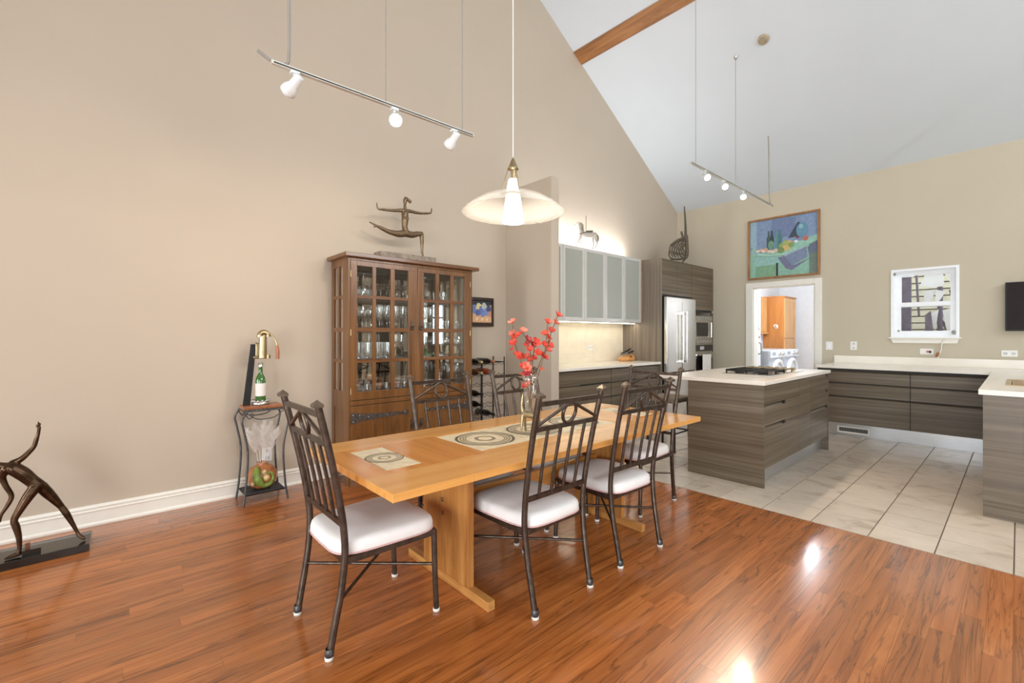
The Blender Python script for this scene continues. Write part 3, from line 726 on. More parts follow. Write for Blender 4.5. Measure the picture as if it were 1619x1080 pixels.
# island
IX0, IX1, IY = 4.18, 6.16, 1.45
isl = thing('kitchen_island', 'grey-brown kitchen island with drawers in the middle of the tiled floor', 'kitchen island', (5.17, 1.8, 0))
part(MB().box(IX0, IX0+0.022, IY, 2.125, 0.0, 0.877), 'end_panel', 'laminate', isl)
part(MB().box(IX1-0.022, IX1, IY, 2.125, 0.0, 0.877), 'end_panel', 'laminate', isl)
part(MB().box(IX0+0.022, IX1-0.022, IY+0.03, 2.105, 0.155, 0.875), 'body', 'carcass_dark', isl)
part(MB().box(IX0+0.022, IX1-0.022, 2.105, 2.125, 0.0, 0.877), 'back_panel', 'laminate', isl)
part(MB().box(IX0+0.022, IX1-0.022, IY+0.07, IY+0.085, 0.0, 0.155), 'toe_kick', 'toe_steel', isl)
def idrawer(xa, xb, za, zb, notch):
    # a drawer front with a bevelled grip cut in its top edge between notch[0] and notch[1]
    o = MB()
    if notch:
        n0, n1 = notch
        if n0 > xa+0.005: o.box(xa, n0, IY+0.006, IY+0.03, za, zb)
        if n1 < xb-0.005: o.box(n1, xb, IY+0.006, IY+0.03, za, zb)
        o.prism([(IY+0.006, za), (IY+0.006, zb-0.034), (IY+0.028, zb-0.014), (IY+0.03, zb-0.014), (IY+0.03, za)], 'X', n0, n1)
    else: o.box(xa, xb, IY+0.006, IY+0.03, za, zb)
    d = part(o, 'drawer_front', 'laminate', isl)
    if notch:
        ne = notch[1] if notch[1] < xb-0.005 else xb
        part(MB().box(ne-0.055, ne-0.002, IY+0.0075, IY+0.012, zb-0.034, zb-0.002), 'grip', 'handle_black', d, label='black drawer grip')
xa, xb = IX0+0.026, 5.138
idrawer(xa, xb, 0.160, 0.522, (xa, 4.738)); idrawer(xa, xb, 0.525, 0.705, (xa, 4.738)); idrawer(xa, xb, 0.708, 0.868, None)
part(MB().box(5.143, 5.508, IY+0.006, IY+0.03, 0.160, 0.868), 'door', 'laminate', isl)
xa, xb = 5.513, IX1-0.026
idrawer(xa, xb, 0.160, 0.518, (xa, xb)); idrawer(xa, xb, 0.521, 0.697, (xb-0.06, xb)); idrawer(xa, xb, 0.700, 0.868, (xb-0.06, xb))
iw = solo(MB().box(IX0-0.012, IX1+0.03, IY-0.012, 2.42, 0.877, 0.91), 'island_worktop', 'quartz', 'cream quartz worktop on the kitchen island', 'countertop', (5.17, 1.9, 0.877), bevel=0.003)
# cooktop
ck = thing('gas_cooktop', 'stainless gas cooktop with black grates on the island', 'cooktop', (5.25, 1.82, 0.91))
part(MB().box(4.78, 5.78, 1.60, 2.06, 0.91, 0.918), 'plate', 'steel', ck, bevel=0.003)
for k in range(3):
    xa = 4.80+k*0.245; g_ = MB()
    for yy in (1.635, 1.72, 1.83, 1.94, 2.025): g_.bar((xa, yy, 0.952), (xa+0.235, yy, 0.952), 0.012, 0.014)
    for xx in (xa+0.006, xa+0.118, xa+0.229): g_.bar((xx, 1.63, 0.946), (xx, 2.03, 0.946), 0.012, 0.014)
    for xx in (xa+0.006, xa+0.229):
        for yy in (1.635, 1.83, 2.025): g_.bar((xx, yy, 0.918), (xx, yy, 0.946), 0.012, 0.012)
    part(g_, 'grate', 'black_iron' if k < 2 else 'brass', ck)  # last grate in brass: a pale yellow reflection put into its colour
    for yy in ((1.72, 1.94) if k != 1 else (1.83,)):
        part(MB().lathe([(0.0, 0.936), (0.032, 0.936), (0.04, 0.93), (0.045, 0.918)], 16, (xa+0.118, yy, 0)), 'burner', 'black_iron', ck)
for k in range(5):
    part(MB().lathe([(0.0, 0.955), (0.017, 0.955), (0.02, 0.918)], 12, (5.66, 1.66+k*0.085, 0)), 'knob', 'brass', ck)
# stool at the far side of the island
st = thing('counter_stool', 'dark metal counter stool with brown seat at the island', 'stool', (4.88, 2.72, 0))
part(MB().box(4.70, 5.06, 2.54, 2.90, 0.545, 0.61), 'seat', 'stool_seat', st, bevel=0.02, segs=3)
for sx in (-1, 1):
    for sy in (-1, 1):
        part(MB().tube([(4.88+sx*0.17, 2.72+sy*0.17, 0), (4.88+sx*0.155, 2.72+sy*0.155, 0.55)], 0.013), 'leg', 'black_iron', st)
for sx, sy, ex, ey in ((-1, -1, 1, -1), (-1, 1, 1, 1), (-1, -1, -1, 1), (1, -1, 1, 1)):
    part(MB().tube([(4.88+sx*0.166, 2.72+sy*0.166, 0.21), (4.88+ex*0.166, 2.72+ey*0.166, 0.21)], 0.009), 'footrest', 'black_iron', st)

# left run, facing -y
FY = 3.60
lb = thing('base_cabinet', 'grey-brown drawer cabinet beneath the backsplash counter', 'cabinet', (5.0, 3.9, 0))
part(MB().box(3.85, 6.19, FY+0.02, YW-0.002, 0.15, 0.88), 'body', 'carcass_dark', lb)
part(MB().box(3.85, 6.19, FY+0.08, FY+0.095, 0, 0.15), 'toe_kick', 'toe_steel', lb)
for xa, xb in ((3.85, 4.99), (5.0, 5.56), (5.57, 6.185)):
    for za, zb in ((0.155, 0.50), (0.51, 0.685), (0.695, 0.865)):
        part(MB().prism([(FY, za), (FY, zb-0.012), (FY+0.016, zb), (FY+0.02, zb), (FY+0.02, za)], 'X', xa, xb), 'drawer_front', 'laminate', lb)
    if xa < 5.3: part(MB().box(xa+0.5, xb-0.02, FY-0.002, FY+0.004, 0.690, 0.702), 'grip', 'handle_black', lb)
solo(MB().box(3.842, 6.198, FY-0.03, YW-0.003, 0.88, 0.915), 'worktop', 'quartz', 'cream quartz worktop in front of the lit backsplash', 'countertop', (5.0, 3.9, 0.88), bevel=0.003)
bs = thing('backsplash', 'cream glass tile backsplash lit from under the wall cabinets', 'backsplash', (5.0, YW, 0.915))
part(MB().box(3.842, 6.198, YW-0.006, YW-0.001, 0.915, 1.52), 'backing', 'label_paper', bs)
rz = 0.917
k = 0
while rz < 1.5:
    h = (0.075, 0.05, 0.1)[k % 3]; x = 3.845-(0.2 if k % 2 else 0)
    while x < 6.195:
        x2 = min(x+0.4, 6.195); xx = max(x, 3.845)
        part(MB().box(xx+0.001, x2-0.001, YW-0.011, YW-0.005, rz, min(rz+h-0.002, 1.515)), 'tile', 'splash_tile', bs)
        x += 0.4
    rz += h; k += 1
def outlet(name, lab, axis, u, a, z, w, h, horiz=False, kind='outlet'):
    t = thing(name, lab, kind, (a, u, z) if axis == 'X' else (u, a, z))
    def B(u0, u1, d0, d1, z0, z1):
        return MB().box(a-d1, a-d0, u0, u1, z0, z1) if axis == 'X' else MB().box(u0, u1, a-d1, a-d0, z0, z1)
    part(B(u-w/2, u+w/2, 0, 0.006, z-h/2, z+h/2), 'plate', 'white_plastic', t, bevel=0.002)
    if kind == 'outlet':
        for s in (-1, 1):
            if horiz: part(B(u+s*w/4-0.016, u+s*w/4+0.016, 0.006, 0.008, z-0.014, z+0.014), 'socket', 'light_grey', t)
            else: part(B(u-0.016, u+0.016, 0.006, 0.008, z+s*h/4-0.014, z+s*h/4+0.014), 'socket', 'light_grey', t)
    else:
        part(B(u-0.017, u+0.017, 0.006, 0.009, z-0.032, z+0.032), 'rocker', 'vinyl_white', t)
outlet('outlet', 'white outlet on the lit backsplash', 'Y', 5.36, YW-0.011, 1.13, 0.12, 0.075, True)
outlet('light_switch', 'white rocker light switch beside the doorway', 'X', 1.865, XW, 1.157, 0.085, 0.12, kind='switch')
outlet('outlet', 'white upright outlet between doorway and kitchen window', 'X', 1.572, XW, 1.16, 0.075, 0.12)
ow = thing('outlet', 'white outlet with red plug below the kitchen window', 'outlet', (XW, 0.80, 1.097))
part(MB().box(XW-0.006, XW, 0.735, 0.865, 1.06, 1.135), 'plate', 'white_plastic', ow, bevel=0.002)
part(MB().box(XW-0.02, XW-0.006, 0.775, 0.80, 1.085, 1.11), 'socket', 'foil_red', ow)
part(MB().box(XW-0.03, XW-0.006, 0.755, 0.775, 1.08, 1.11), 'plug', 'dark_plastic', ow)
outlet('outlet', 'white horizontal outlet below the television', 'X', 0.075, XW, 1.093, 0.13, 0.075, True)
solo(MB().tube(smooth_path([(XW-0.03, 0.63, 1.27), (XW-0.035, 0.655, 1.19), (XW-0.03, 0.66, 1.13), (XW-0.045, 0.68, 1.06), (XW-0.06, 0.69, 1.022)]), 0.007), 'window_cord', 'feather', 'pale cord hanging from the window sill to the upstand', 'cord', (XW-0.03, 0.66, 1.022))
solo(MB().lathe([(0.0, 0), (0.016, 0), (0.016, 0.05), (0.008, 0.06), (0, 0.06)], 10, (0, 0, 0)), 'cord_weight', 'handle_wood', 'small brown tassel weight on the window cord', 'tassel', (0, 0, 0))
bpy.data.objects['cord_weight'].location = (XW-0.05, 0.70, 1.035); bpy.data.objects['cord_weight'].rotation_euler = (0.3, 0, 0)
outlet('outlet', 'white outlet low on the beige wall behind the plant stand', 'Y', 1.03, YW, 0.30, 0.075, 0.12)

# wall cabinets with frosted doors
UY = 3.90
ue = [3.95, 4.375, 4.812, 5.270, 5.720, 6.180]
names = ['hidden partly by the stub wall', 'leftmost full door beside the stub wall', 'second from the stub wall, under the white horse', 'third from the stub wall', 'beside the tall fridge panel']
for k in range(5):
    xa, xb = ue[k], ue[k+1]
    u = thing('wall_cabinet', 'frosted glass wall cabinet, '+names[k], 'cabinet', ((xa+xb)/2, 4.07, 1.5), group='frosted wall cabinets over the backsplash')
    part(MB().box(xa, xa+0.016, UY+0.022, YW-0.001, 1.505, 2.48).box(xb-0.016, xb, UY+0.022, YW-0.001, 1.505, 2.48).box(xa, xb, UY+0.022, YW-0.001, 1.505, 1.521).box(xa, xb, UY+0.022, YW-0.001, 2.464, 2.48).box(xa, xb, YW-0.01, YW-0.001, 1.505, 2.48), 'body', 'cabinet_inside', u)
    for z in (1.83, 2.15): part(MB().box(xa+0.016, xb-0.016, UY+0.08, YW-0.01, z, z+0.016), 'shelf', 'cabinet_inside', u)
    d = part(MB().grid([xa+0.002, xa+0.047, xb-0.047, xb-0.002], [1.502, 1.55, 2.437, 2.482], lambda i, j: not (i == 1 and j == 1), 'Y', UY, UY+0.02), 'door', 'aluminium', u)
    part(MB().box(xa+0.047, xb-0.047, UY+0.007, UY+0.012, 1.55, 2.437), 'pane', 'frosted_glass', d)
part(MB().box(6.182, 6.2, UY, YW-0.001, 1.502, 2.482), 'end_strip', 'burl_wood', u)
# LED strips the cabinets carry, above and below
for z, nm_, m_, yy in ((2.482, 'cove_light', 'led_white', 4.13), (1.493, 'under_cabinet_light', 'led_warm', 4.02)):
    t = thing(nm_, 'white LED strip on top of the frosted cabinets' if z > 2 else 'warm LED strip under the frosted cabinets', 'light strip', (5.0, yy, z))
    part(MB().box(3.95, 6.18, yy-0.02, yy+0.02, z, z+0.012), 'channel', 'aluminium', t)
    part(MB().box(3.96, 6.17, yy-0.014, yy+0.014, z+0.012, z+0.016) if z > 2 else MB().box(3.96, 6.17, yy-0.014, yy+0.014, z-0.004, z), 'diffuser', m_, t)
# tall fridge / oven housing
TY = 3.58
th = thing('tall_cabinet', 'tall grey-brown housing around the refrigerator and ovens', 'cabinet', (7.05, 3.9, 0))
part(MB().box(6.2, 6.225, TY-0.01, YW-0.002, 0, 2.47), 'side_panel', 'laminate_vertical', th)
part(MB().box(7.15, 7.17, TY, YW-0.002, 0, 1.88), 'side_panel', 'laminate_vertical', th)
part(MB().box(6.225, XW-0.003, TY+0.02, YW-0.002, 1.90, 2.468), 'body', 'carcass_dark', th)
part(MB().box(6.225, 6.69, TY-0.002, TY+0.02, 1.93, 2.47), 'door', 'laminate', th)
part(MB().box(6.695, 7.165, TY-0.002, TY+0.02, 1.93, 2.47), 'door', 'laminate', th)
part(MB().box(7.17, XW-0.003, TY-0.002, TY+0.02, 1.735, 2.47), 'door', 'laminate', th)
part(MB().box(6.225, 7.15, TY+0.005, TY+0.02, 1.905, 1.925), 'grip', 'handle_black', th)
part(MB().box(7.19, 7.9, TY+0.005, TY+0.02, 1.705, 1.73), 'grip', 'handle_black', th)
part(MB().box(7.17, 7.2, TY, TY+0.02, 0.15, 1.70).box(7.885, XW-0.003, TY, TY+0.02, 0.15, 1.70).box(7.17, XW-0.003, TY, TY+0.02, 0.15, 0.42), 'oven_surround', 'laminate', th)
part(MB().box(7.17, XW-0.003, TY+0.08, TY+0.095, 0, 0.15), 'toe_kick', 'toe_steel', th)
fr = thing('refrigerator', 'stainless french-door refrigerator in the tall housing', 'refrigerator', (6.69, 3.85, 0))
part(MB().box(6.245, 7.14, TY-0.02, YW-0.03, 0.05, 1.895), 'body', 'dark_plastic', fr)
for xa, xb, s in ((6.245, 6.69, 1), (6.698, 7.14, -1)):
    d = part(MB().box(xa, xb, TY-0.085, TY-0.02, 0.75, 1.893), 'door', 'steel', fr, bevel=0.012, segs=3)
    hx = xb-0.05 if s == 1 else xa+0.05
    part(MB().tube([(hx, TY-0.135, 0.88), (hx, TY-0.135, 1.68)], 0.014), 'handle', 'steel_bright', d)
    part(MB().bar((hx, TY-0.085, 0.91), (hx, TY-0.135, 0.91), 0.03, 0.03).bar((hx, TY-0.085, 1.65), (hx, TY-0.135, 1.65), 0.03, 0.03), 'handle_mount', 'steel_bright', d)
d = part(MB().box(6.245, 7.14, TY-0.085, TY-0.02, 0.06, 0.735), 'freezer_drawer', 'steel', fr, bevel=0.012, segs=3)
part(MB().tube([(6.33, TY-0.135, 0.66), (7.05, TY-0.135, 0.66)], 0.014), 'handle', 'steel_bright', d)
mw = thing('microwave', 'built-in stainless microwave above the wall oven', 'microwave', (7.54, 3.8, 1.15))
part(MB().box(7.2, 7.885, TY-0.012, YW-0.05, 1.17, 1.64), 'trim_kit', 'steel', mw, bevel=0.003)
for zz in (1.575, 1.185):
    for k in range(7):
        part(MB().box(7.225+k*0.093, 7.225+k*0.093+0.07, TY-0.014, TY-0.011, zz, zz+0.045), 'louvre', 'cord_grey', mw)
d = part(MB().box(7.22, 7.80, TY-0.03, TY-0.012, 1.245, 1.56), 'door', 'steel', mw, bevel=0.004)
part(MB().box(7.27, 7.70, TY-0.033, TY-0.029, 1.295, 1.525), 'door_window', 'black_glass', d)
part(MB().tube([(7.765, TY-0.055, 1.28), (7.765, TY-0.055, 1.53)], 0.009), 'handle', 'steel_bright', d)
ov = thing('wall_oven', 'stainless wall oven with dark control panel below the microwave', 'oven', (7.54, 3.8, 0.42))
part(MB().box(7.2, 7.885, TY-0.01, YW-0.05, 0.42, 1.165), 'body', 'steel', ov)
cp = part(MB().box(7.205, 7.88, TY-0.022, TY-0.01, 1.045, 1.15), 'control_panel', 'black_glass', ov, bevel=0.002)
part(MB().box(7.42, 7.56, TY-0.0235, TY-0.0215, 1.07, 1.125), 'display', 'acrylic', cp)
d = part(MB().box(7.205, 7.88, TY-0.035, TY-0.01, 0.44, 1.03), 'door', 'steel', ov, bevel=0.004)
part(MB().box(7.25, 7.83, TY-0.038, TY-0.034, 0.55, 0.93), 'door_window', 'black_glass', d)
part(MB().tube([(7.24, TY-0.075, 0.985), (7.85, TY-0.075, 0.985)], 0.012), 'handle', 'steel_bright', d)
part(MB().bar((7.27, TY-0.035, 0.985), (7.27, TY-0.075, 0.985), 0.02, 0.02).bar((7.82, TY-0.035, 0.985), (7.82, TY-0.075, 0.985), 0.02, 0.02), 'handle_mount', 'steel_bright', d)
towel = solo(MB().box(7.36, 7.66, TY-0.098, TY-0.088, 0.62, 0.995), 'dish_towel', 'label_paper', 'white dish towel hanging on the wall oven handle', 'towel', (7.5, TY-0.09, 0.62), bevel=0.004)
# television
tv = thing('television', 'black flat television on the kitchen wall at the right edge', 'television', (XW, -0.35, 1.64))
part(MB().box(XW-0.075, XW-0.035, -0.92, 0.107, 1.358, 1.928), 'bezel', 'dark_plastic', tv, bevel=0.004)
part(MB().box(XW-0.078, XW-0.0745, -0.905, 0.092, 1.375, 1.915), 'screen', 'tv_screen', tv)
part(MB().box(XW-0.035, XW-0.002, -0.6, -0.2, 1.5, 1.8), 'bracket', 'dark_plastic', tv)
# knife holder of burl wood
kh = thing('knife_holder', 'orange burl wood knife holder on the lit counter', 'knife block', (5.97, 4.03, 0.915))
blob('burl', [[((5.83, 4.03, 0.945), 0.034), ((5.89, 4.03, 0.957), 0.044), ((5.97, 4.03, 0.962), 0.048), ((6.05, 4.03, 0.960), 0.046), ((6.12, 4.03, 0.945), 0.034)],
    [((5.86, 4.06, 0.945), 0.032), ((6.0, 4.08, 0.955), 0.04), ((6.12, 4.06, 0.945), 0.032)], [((5.85, 4.0, 0.945), 0.030), ((5.95, 3.985, 0.95), 0.036), ((6.08, 3.99, 0.955), 0.042)],
    [((6.09, 4.02, 0.985), 0.03), ((6.11, 4.02, 0.99), 0.03)]], 'burl_wood', kh, 0.006, 2)
part(MB().ball((5.99, 3.957, 0.985), 0.02, 10, 6, (1.4, 0.6, 0.8)), 'hollow', 'hutch_wood', kh)
for k, (zz, c_) in enumerate(((1.025, 'dark_plastic'), (1.045, 'dark_plastic'))):
    kn = thing('kitchen_knife', 'black-handled knife lying in the burl wood holder' if k == 0 else 'dark-handled knife lying topmost in the burl wood holder', 'knife', (5.97, 4.03, zz))
    part(MB().bar((5.83+k*0.03, 4.0+k*0.05, zz-0.02), (6.0, 4.01+k*0.05, zz+0.012), 0.006, 0.03), 'blade', 'steel_bright', kn)
    part(MB().tube([(6.0, 4.01+k*0.05, zz+0.012), (6.07, 4.01+k*0.05, zz+0.03), (6.14, 4.01+k*0.05, zz+0.04+0.015*k)], [0.011, 0.013, 0.010]), 'handle', c_, kn)
# white carousel horse on the cabinets (turned to face the viewer side-on)
hv = thing('carousel_horse', 'white carousel horse figurine on a pole on the frosted cabinets', 'figurine', (4.90, 3.945, 2.482))
ox, oy, oz = 4.90, 3.945, 2.482
def HP(u, z, d=0.0): return (ox+u, oy+d, oz+z)   # u to the right, local side view
blob('body', [
    [(HP(0.115, 0.195), 0.040), (HP(0.05, 0.195), 0.042), (HP(-0.02, 0.198), 0.040), (HP(-0.065, 0.215), 0.040)],
    [(HP(-0.065, 0.215), 0.038), (HP(-0.088, 0.265), 0.028), (HP(-0.092, 0.32), 0.021), (HP(-0.100, 0.350), 0.018)],
    [(HP(-0.098, 0.355), 0.019), (HP(-0.125, 0.348), 0.014), (HP(-0.148, 0.332), 0.009)],
    [(HP(-0.075, 0.19, -.018), 0.020), (HP(-0.105, 0.12, -.018), 0.012), (HP(-0.130, 0.05, -.018), 0.008), (HP(-0.142, 0.010, -.018), 0.009)],
    [(HP(-0.065, 0.19, .018), 0.020), (HP(-0.078, 0.11, .018), 0.011), (HP(-0.065, 0.075, .018), 0.008), (HP(-0.035, 0.065, .018), 0.008)],
    [(HP(0.120, 0.19, -.018), 0.026), (HP(0.135, 0.12, -.018), 0.014), (HP(0.150, 0.08, -.018), 0.009), (HP(0.120, 0.012, -.018), 0.009)],
    [(HP(0.105, 0.18, .018), 0.024), (HP(0.100, 0.12, .018), 0.013), (HP(0.108, 0.07, .018), 0.008), (HP(0.095, 0.010, .018), 0.009)]], 'carousel_white', hv, 0.003, 3)
part(MB().tube([HP(0.0, 0.0), HP(0.0, 0.46)], 0.005), 'pole', 'carousel_tan', hv)
part(MB().tube(smooth_path([HP(-0.08, 0.36), HP(-0.05, 0.33), HP(-0.045, 0.27), HP(-0.035, 0.23)]), [0.016]*19), 'mane', 'carousel_tan', hv)
part(MB().box(ox+0.0, ox+0.09, oy-0.046, oy+0.046, oz+0.235, oz+0.25), 'saddle', 'carousel_strap', hv, bevel=0.006)
part(MB().tube(smooth_path([HP(-0.10, 0.20, -0.05), HP(-0.04, 0.215, -0.055), HP(0.0, 0.23, -0.05)]), 0.006), 'strap', 'carousel_strap', hv)
part(MB().tube(smooth_path([HP(0.14, 0.21), HP(0.165, 0.17), HP(0.16, 0.11)]), [0.012]*6+[0.012]*6+[0.004]), 'tail', 'carousel_tan', hv)
hv.rotation_euler = (0, 0, math.radians(-42))
# carved antelope figure on the tall housing
an = thing('antelope_carving', 'dark carved antelope figure with one tall horn on the tall housing', 'sculpture', (7.0, 3.72, 2.47))
ox, oy, oz = 7.0, 3.72, 2.47
def AP(u, z, d=0.0): return (ox+u, oy+d, oz+z)
part(MB().box(ox-0.09, ox+0.13, oy-0.035, oy+0.035, oz, oz+0.018), 'base', 'antelope_wood', an, bevel=0.006)
part(MB().tube([AP(-0.07, 0.015), AP(-0.10, 0.06), AP(-0.135, 0.11)], 0.012), 'leg', 'antelope_wood', an)
part(MB().tube([AP(0.06, 0.015), AP(0.08, 0.06), AP(0.12, 0.10)], 0.012), 'leg', 'antelope_wood', an)
part(MB().tube(smooth_path([AP(-0.13, 0.10), AP(-0.05, 0.085), AP(0.05, 0.09), AP(0.12, 0.12)]), 0.017), 'belly', 'antelope_wood', an)
part(MB().tube(smooth_path([AP(0.12, 0.11), AP(0.138, 0.18), AP(0.135, 0.30), AP(0.125, 0.46)]), [0.030]*19), 'neck', 'antelope_wood', an)
part(MB().tube(smooth_path([AP(0.115, 0.44), AP(0.115, 0.60), AP(0.105, 0.80), AP(0.095, 0.95)]), [0.026-0.018*i/18 for i in range(19)]), 'horn', 'antelope_wood', an)
part(MB().tube([AP(0.08, 0.42), AP(0.06, 0.48), AP(0.045, 0.54)], [0.02, 0.018, 0.016]), 'ear', 'antelope_wood', an)
for i in range(7):
    rr_ = 0.055+0.034*i; pts = []
    for q in range(25):
        a = math.radians(82+186*q/24)
        u = 0.125+rr_*math.cos(a)*1.02+0.007*math.sin(q*1.3+i); z = 0.262+rr_*math.sin(a)*0.95+0.006*math.sin(q*1.1+i*2)
        if 0.105 < z < 0.30+0.16*(u+0.155)/0.28+0.02 and u > -0.15: pts.append(AP(u, z))
    if len(pts) > 3: part(MB().tube(pts, 0.0125, 6), 'mane_band', 'antelope_wood', an)
part(MB().tube(smooth_path([AP(0.1, 0.43), AP(0.0, 0.40), AP(-0.10, 0.33), AP(-0.12, 0.31)]), 0.022), 'back', 'antelope_wood', an)
part(MB().tube(smooth_path([AP(-0.13, 0.10), AP(-0.155, 0.16), AP(-0.15, 0.22)]), [0.012]*13), 'tail', 'antelope_wood', an)
an.rotation_euler = (0, 0, math.radians(-42))

# still life painting on the kitchen wall
pt = thing('painting', 'framed still life painting of fruit above the doorway', 'painting', (XW, 2.48, 2.2))
ya, yb, za, zb = 1.975, 2.99, 2.218, 3.192
part(MB().grid([ya, ya+0.03, yb-0.03, yb], [za, za+0.03, zb-0.03, zb], lambda i, j: not (i == 1 and j == 1), 'X', XW-0.035, XW-0.001), 'picture_frame', 'frame_wood', pt, bevel=0.003)
cv = MB()
def q(s, t): return (yb-0.03-s*(yb-ya-0.06), zb-0.03-t*(zb-za-0.06))     # s to the right, t down in the picture
depth = [XW-0.010]
def pg(col, pts):
    depth[0] -= 0.0003
    cv.prism([q(*p) for p in pts], 'X', depth[0], depth[0]+0.0003, tuple((c/255)**2.2 for c in col))
def el(col, cx, cy, rx, ry, n=18): pg(col, [(cx+rx*math.cos(2*PI*i/n), cy+ry*math.sin(2*PI*i/n)) for i in range(n)])
pg((104, 135, 176), [(0, 0), (1, 0), (1, 1), (0, 1)])
pg((128, 168, 190), [(0, 0), (0.1, 0), (0.1, 0.5), (0, 0.45)])
pg((88, 112, 160), [(0.35, 0.02), (0.7, 0.02), (0.66, 0.3), (0.5, 0.35), (0.3, 0.3)])
pg((128, 178, 168), [(0, 0.5), (0.1, 0.45), (0.12, 1), (0, 1)])
pg((118, 180, 155), [(0.0, 0.62), (1, 0.42), (1, 1), (0, 1)])
pg((100, 122, 110), [(0.88, 0.50), (1, 0.44), (1, 1), (0.88, 1)])
pg((126, 185, 178), [(0.06, 0.64), (0.5, 0.66), (0.5, 0.78), (0.07, 0.80)])
pg((110, 165, 125), [(0.09, 0.80), (0.40, 0.79), (0.40, 1), (0.09, 1)])
pg((38, 42, 50), [(0.405, 0.77), (0.435, 0.77), (0.435, 1), (0.405, 1)])
pg((128, 190, 168), [(0.55, 0.50), (1.0, 0.36), (1.0, 0.46), (0.72, 0.60), (0.45, 0.64), (0.2, 0.64), (0.1, 0.56), (0.3, 0.58)])
pg((98, 100, 140), [(0.43, 0.68), (0.55, 0.66), (0.66, 0.84), (0.9, 0.74), (0.64, 0.92), (0.55, 0.88)])
pg((102, 122, 160), [(0.52, 0.66), (0.84, 0.54), (0.86, 0.72), (0.64, 0.84)])
pg((150, 165, 195), [(0.52, 0.655), (0.84, 0.535), (0.84, 0.55), (0.53, 0.675)])
pg((86, 100, 130), [(0.86, 0.56), (1.0, 0.47), (1.0, 0.62), (0.88, 0.70)])
pg((48, 66, 84), [(0.72, 0.12), (0.76, 0.13), (0.74, 0.36), (0.58, 0.37), (0.62, 0.30)])
el((62, 132, 165), 0.785, 0.26, 0.085, 0.125)
el((120, 178, 195), 0.77, 0.20, 0.03, 0.04)
el((180, 66, 48), 0.83, 0.41, 0.042, 0.042)
el((220, 226, 226), 0.70, 0.44, 0.03, 0.018)
el((110, 50, 90), 0.72, 0.375, 0.03, 0.02)
for cx, c_ in ((0.29, (60, 92, 88)), (0.34, (44, 72, 74)), (0.42, (68, 140, 140)), (0.46, (56, 120, 126))):
    pg(c_, [(cx-0.025, 0.52), (cx-0.03, 0.34), (cx-0.01, 0.27), (cx-0.01, 0.20), (cx+0.015, 0.20), (cx+0.015, 0.27), (cx+0.035, 0.34), (cx+0.03, 0.52)])
el((92, 150, 120), 0.33, 0.45, 0.045, 0.08)
for cx, cy, r_, c_ in ((0.50, 0.49, 0.055, (130, 160, 62)), (0.56, 0.52, 0.06, (206, 168, 56)), (0.60, 0.46, 0.05, (212, 150, 62)), (0.55, 0.44, 0.045, (150, 172, 72)), (0.63, 0.49, 0.045, (120, 158, 66)), (0.48, 0.56, 0.05, (110, 140, 60))): el(c_, cx, cy, r_, r_)
for cx, cy, c_ in ((0.13, 0.53, (216, 190, 170)), (0.18, 0.52, (206, 158, 118)), (0.22, 0.54, (226, 206, 190)), (0.27, 0.55, (198, 160, 130)), (0.31, 0.56, (220, 196, 176)), (0.36, 0.57, (226, 200, 176)), (0.40, 0.55, (206, 170, 140)), (0.25, 0.51, (188, 140, 100))): el(c_, cx, cy, 0.035, 0.026)
pg((160, 208, 188), [(0.12, 0.575), (0.3, 0.62), (0.55, 0.62), (0.70, 0.55), (0.70, 0.57), (0.55, 0.64), (0.3, 0.64), (0.12, 0.60)])
part(cv, 'canvas', 'oil_paint', pt)
# smoke detector on the slope
sx_, sy_ = 5.862, 2.037; sn = Vector((-0.6, 0, -1)).normalized(); sc0 = Vector((sx_, sy_, ceil_z(sx_)))
sd_ = thing('smoke_detector', 'small round beige smoke detector on the white sloped ceiling', 'smoke detector', tuple(sc0))
ux = Vector((0, 1, 0)); uy = sn.cross(ux)
def disc(r0, r1, h0, h1, n=20):
    vs = [sc0+sn*h0+(ux*math.cos(2*PI*i/n)+uy*math.sin(2*PI*i/n))*r0 for i in range(n)]+[sc0+sn*h1+(ux*math.cos(2*PI*i/n)+uy*math.sin(2*PI*i/n))*r1 for i in range(n)]
    return MB().add(vs, [(i, (i+1) % n, n+(i+1) % n, n+i) for i in range(n)]+[tuple(range(n, 2*n))])
part(disc(0.062, 0.058, 0, 0.025), 'base', 'detector', sd_)
part(disc(0.045, 0.035, 0.025, 0.042), 'cover', 'carousel_tan', sd_)
# ------------------------------------------------------------------ dining table
TX0, TX1, TY0, TY1, TZ = 0.80, 3.25, 1.555, 2.515, 0.71
tb = thing('dining_table', 'long honey-coloured dining table with inlaid stone tiles', 'table', (2.02, 2.035, 0))
TB = TZ-0.033
def board(x0, x1, y0, y1, m, name='board'): return part(MB().box(x0, x1, y0, y1, TB, TZ), name, m, tb, bevel=0.0015, segs=1)
ya, yb = 1.855, 2.265          # tile band
for lx0, lx1, tx0, tx1 in ((TX0, 1.183, 0.925, 1.108), (2.867, TX1, 2.942, 3.125)):
    board(lx0+0.0, lx1-0.0005, TY0, 1.80, 'table_wood'); board(lx0, lx1-0.0005, 2.31, TY1, 'table_wood')
    board(lx0, tx0, 1.80, 2.31, 'table_wood_cross'); board(tx1, lx1-0.0005, 1.80, 2.31, 'table_wood_cross')
    board(tx0, tx1, 1.80, ya, 'table_wood_cross'); board(tx0, tx1, yb, 2.31, 'table_wood_cross')
    part(MB().box(tx0+0.004, tx1-0.004, ya+0.004, yb-0.004, TB, TZ-0.001), 'tile', 'ring_tile_small', tb, at=((tx0+tx1)/2, (ya+yb)/2, TZ), bevel=0.003)
    part(MB().box(tx0, tx1, ya, yb, TB, TZ-0.004), 'tile_bed', 'grout', tb)
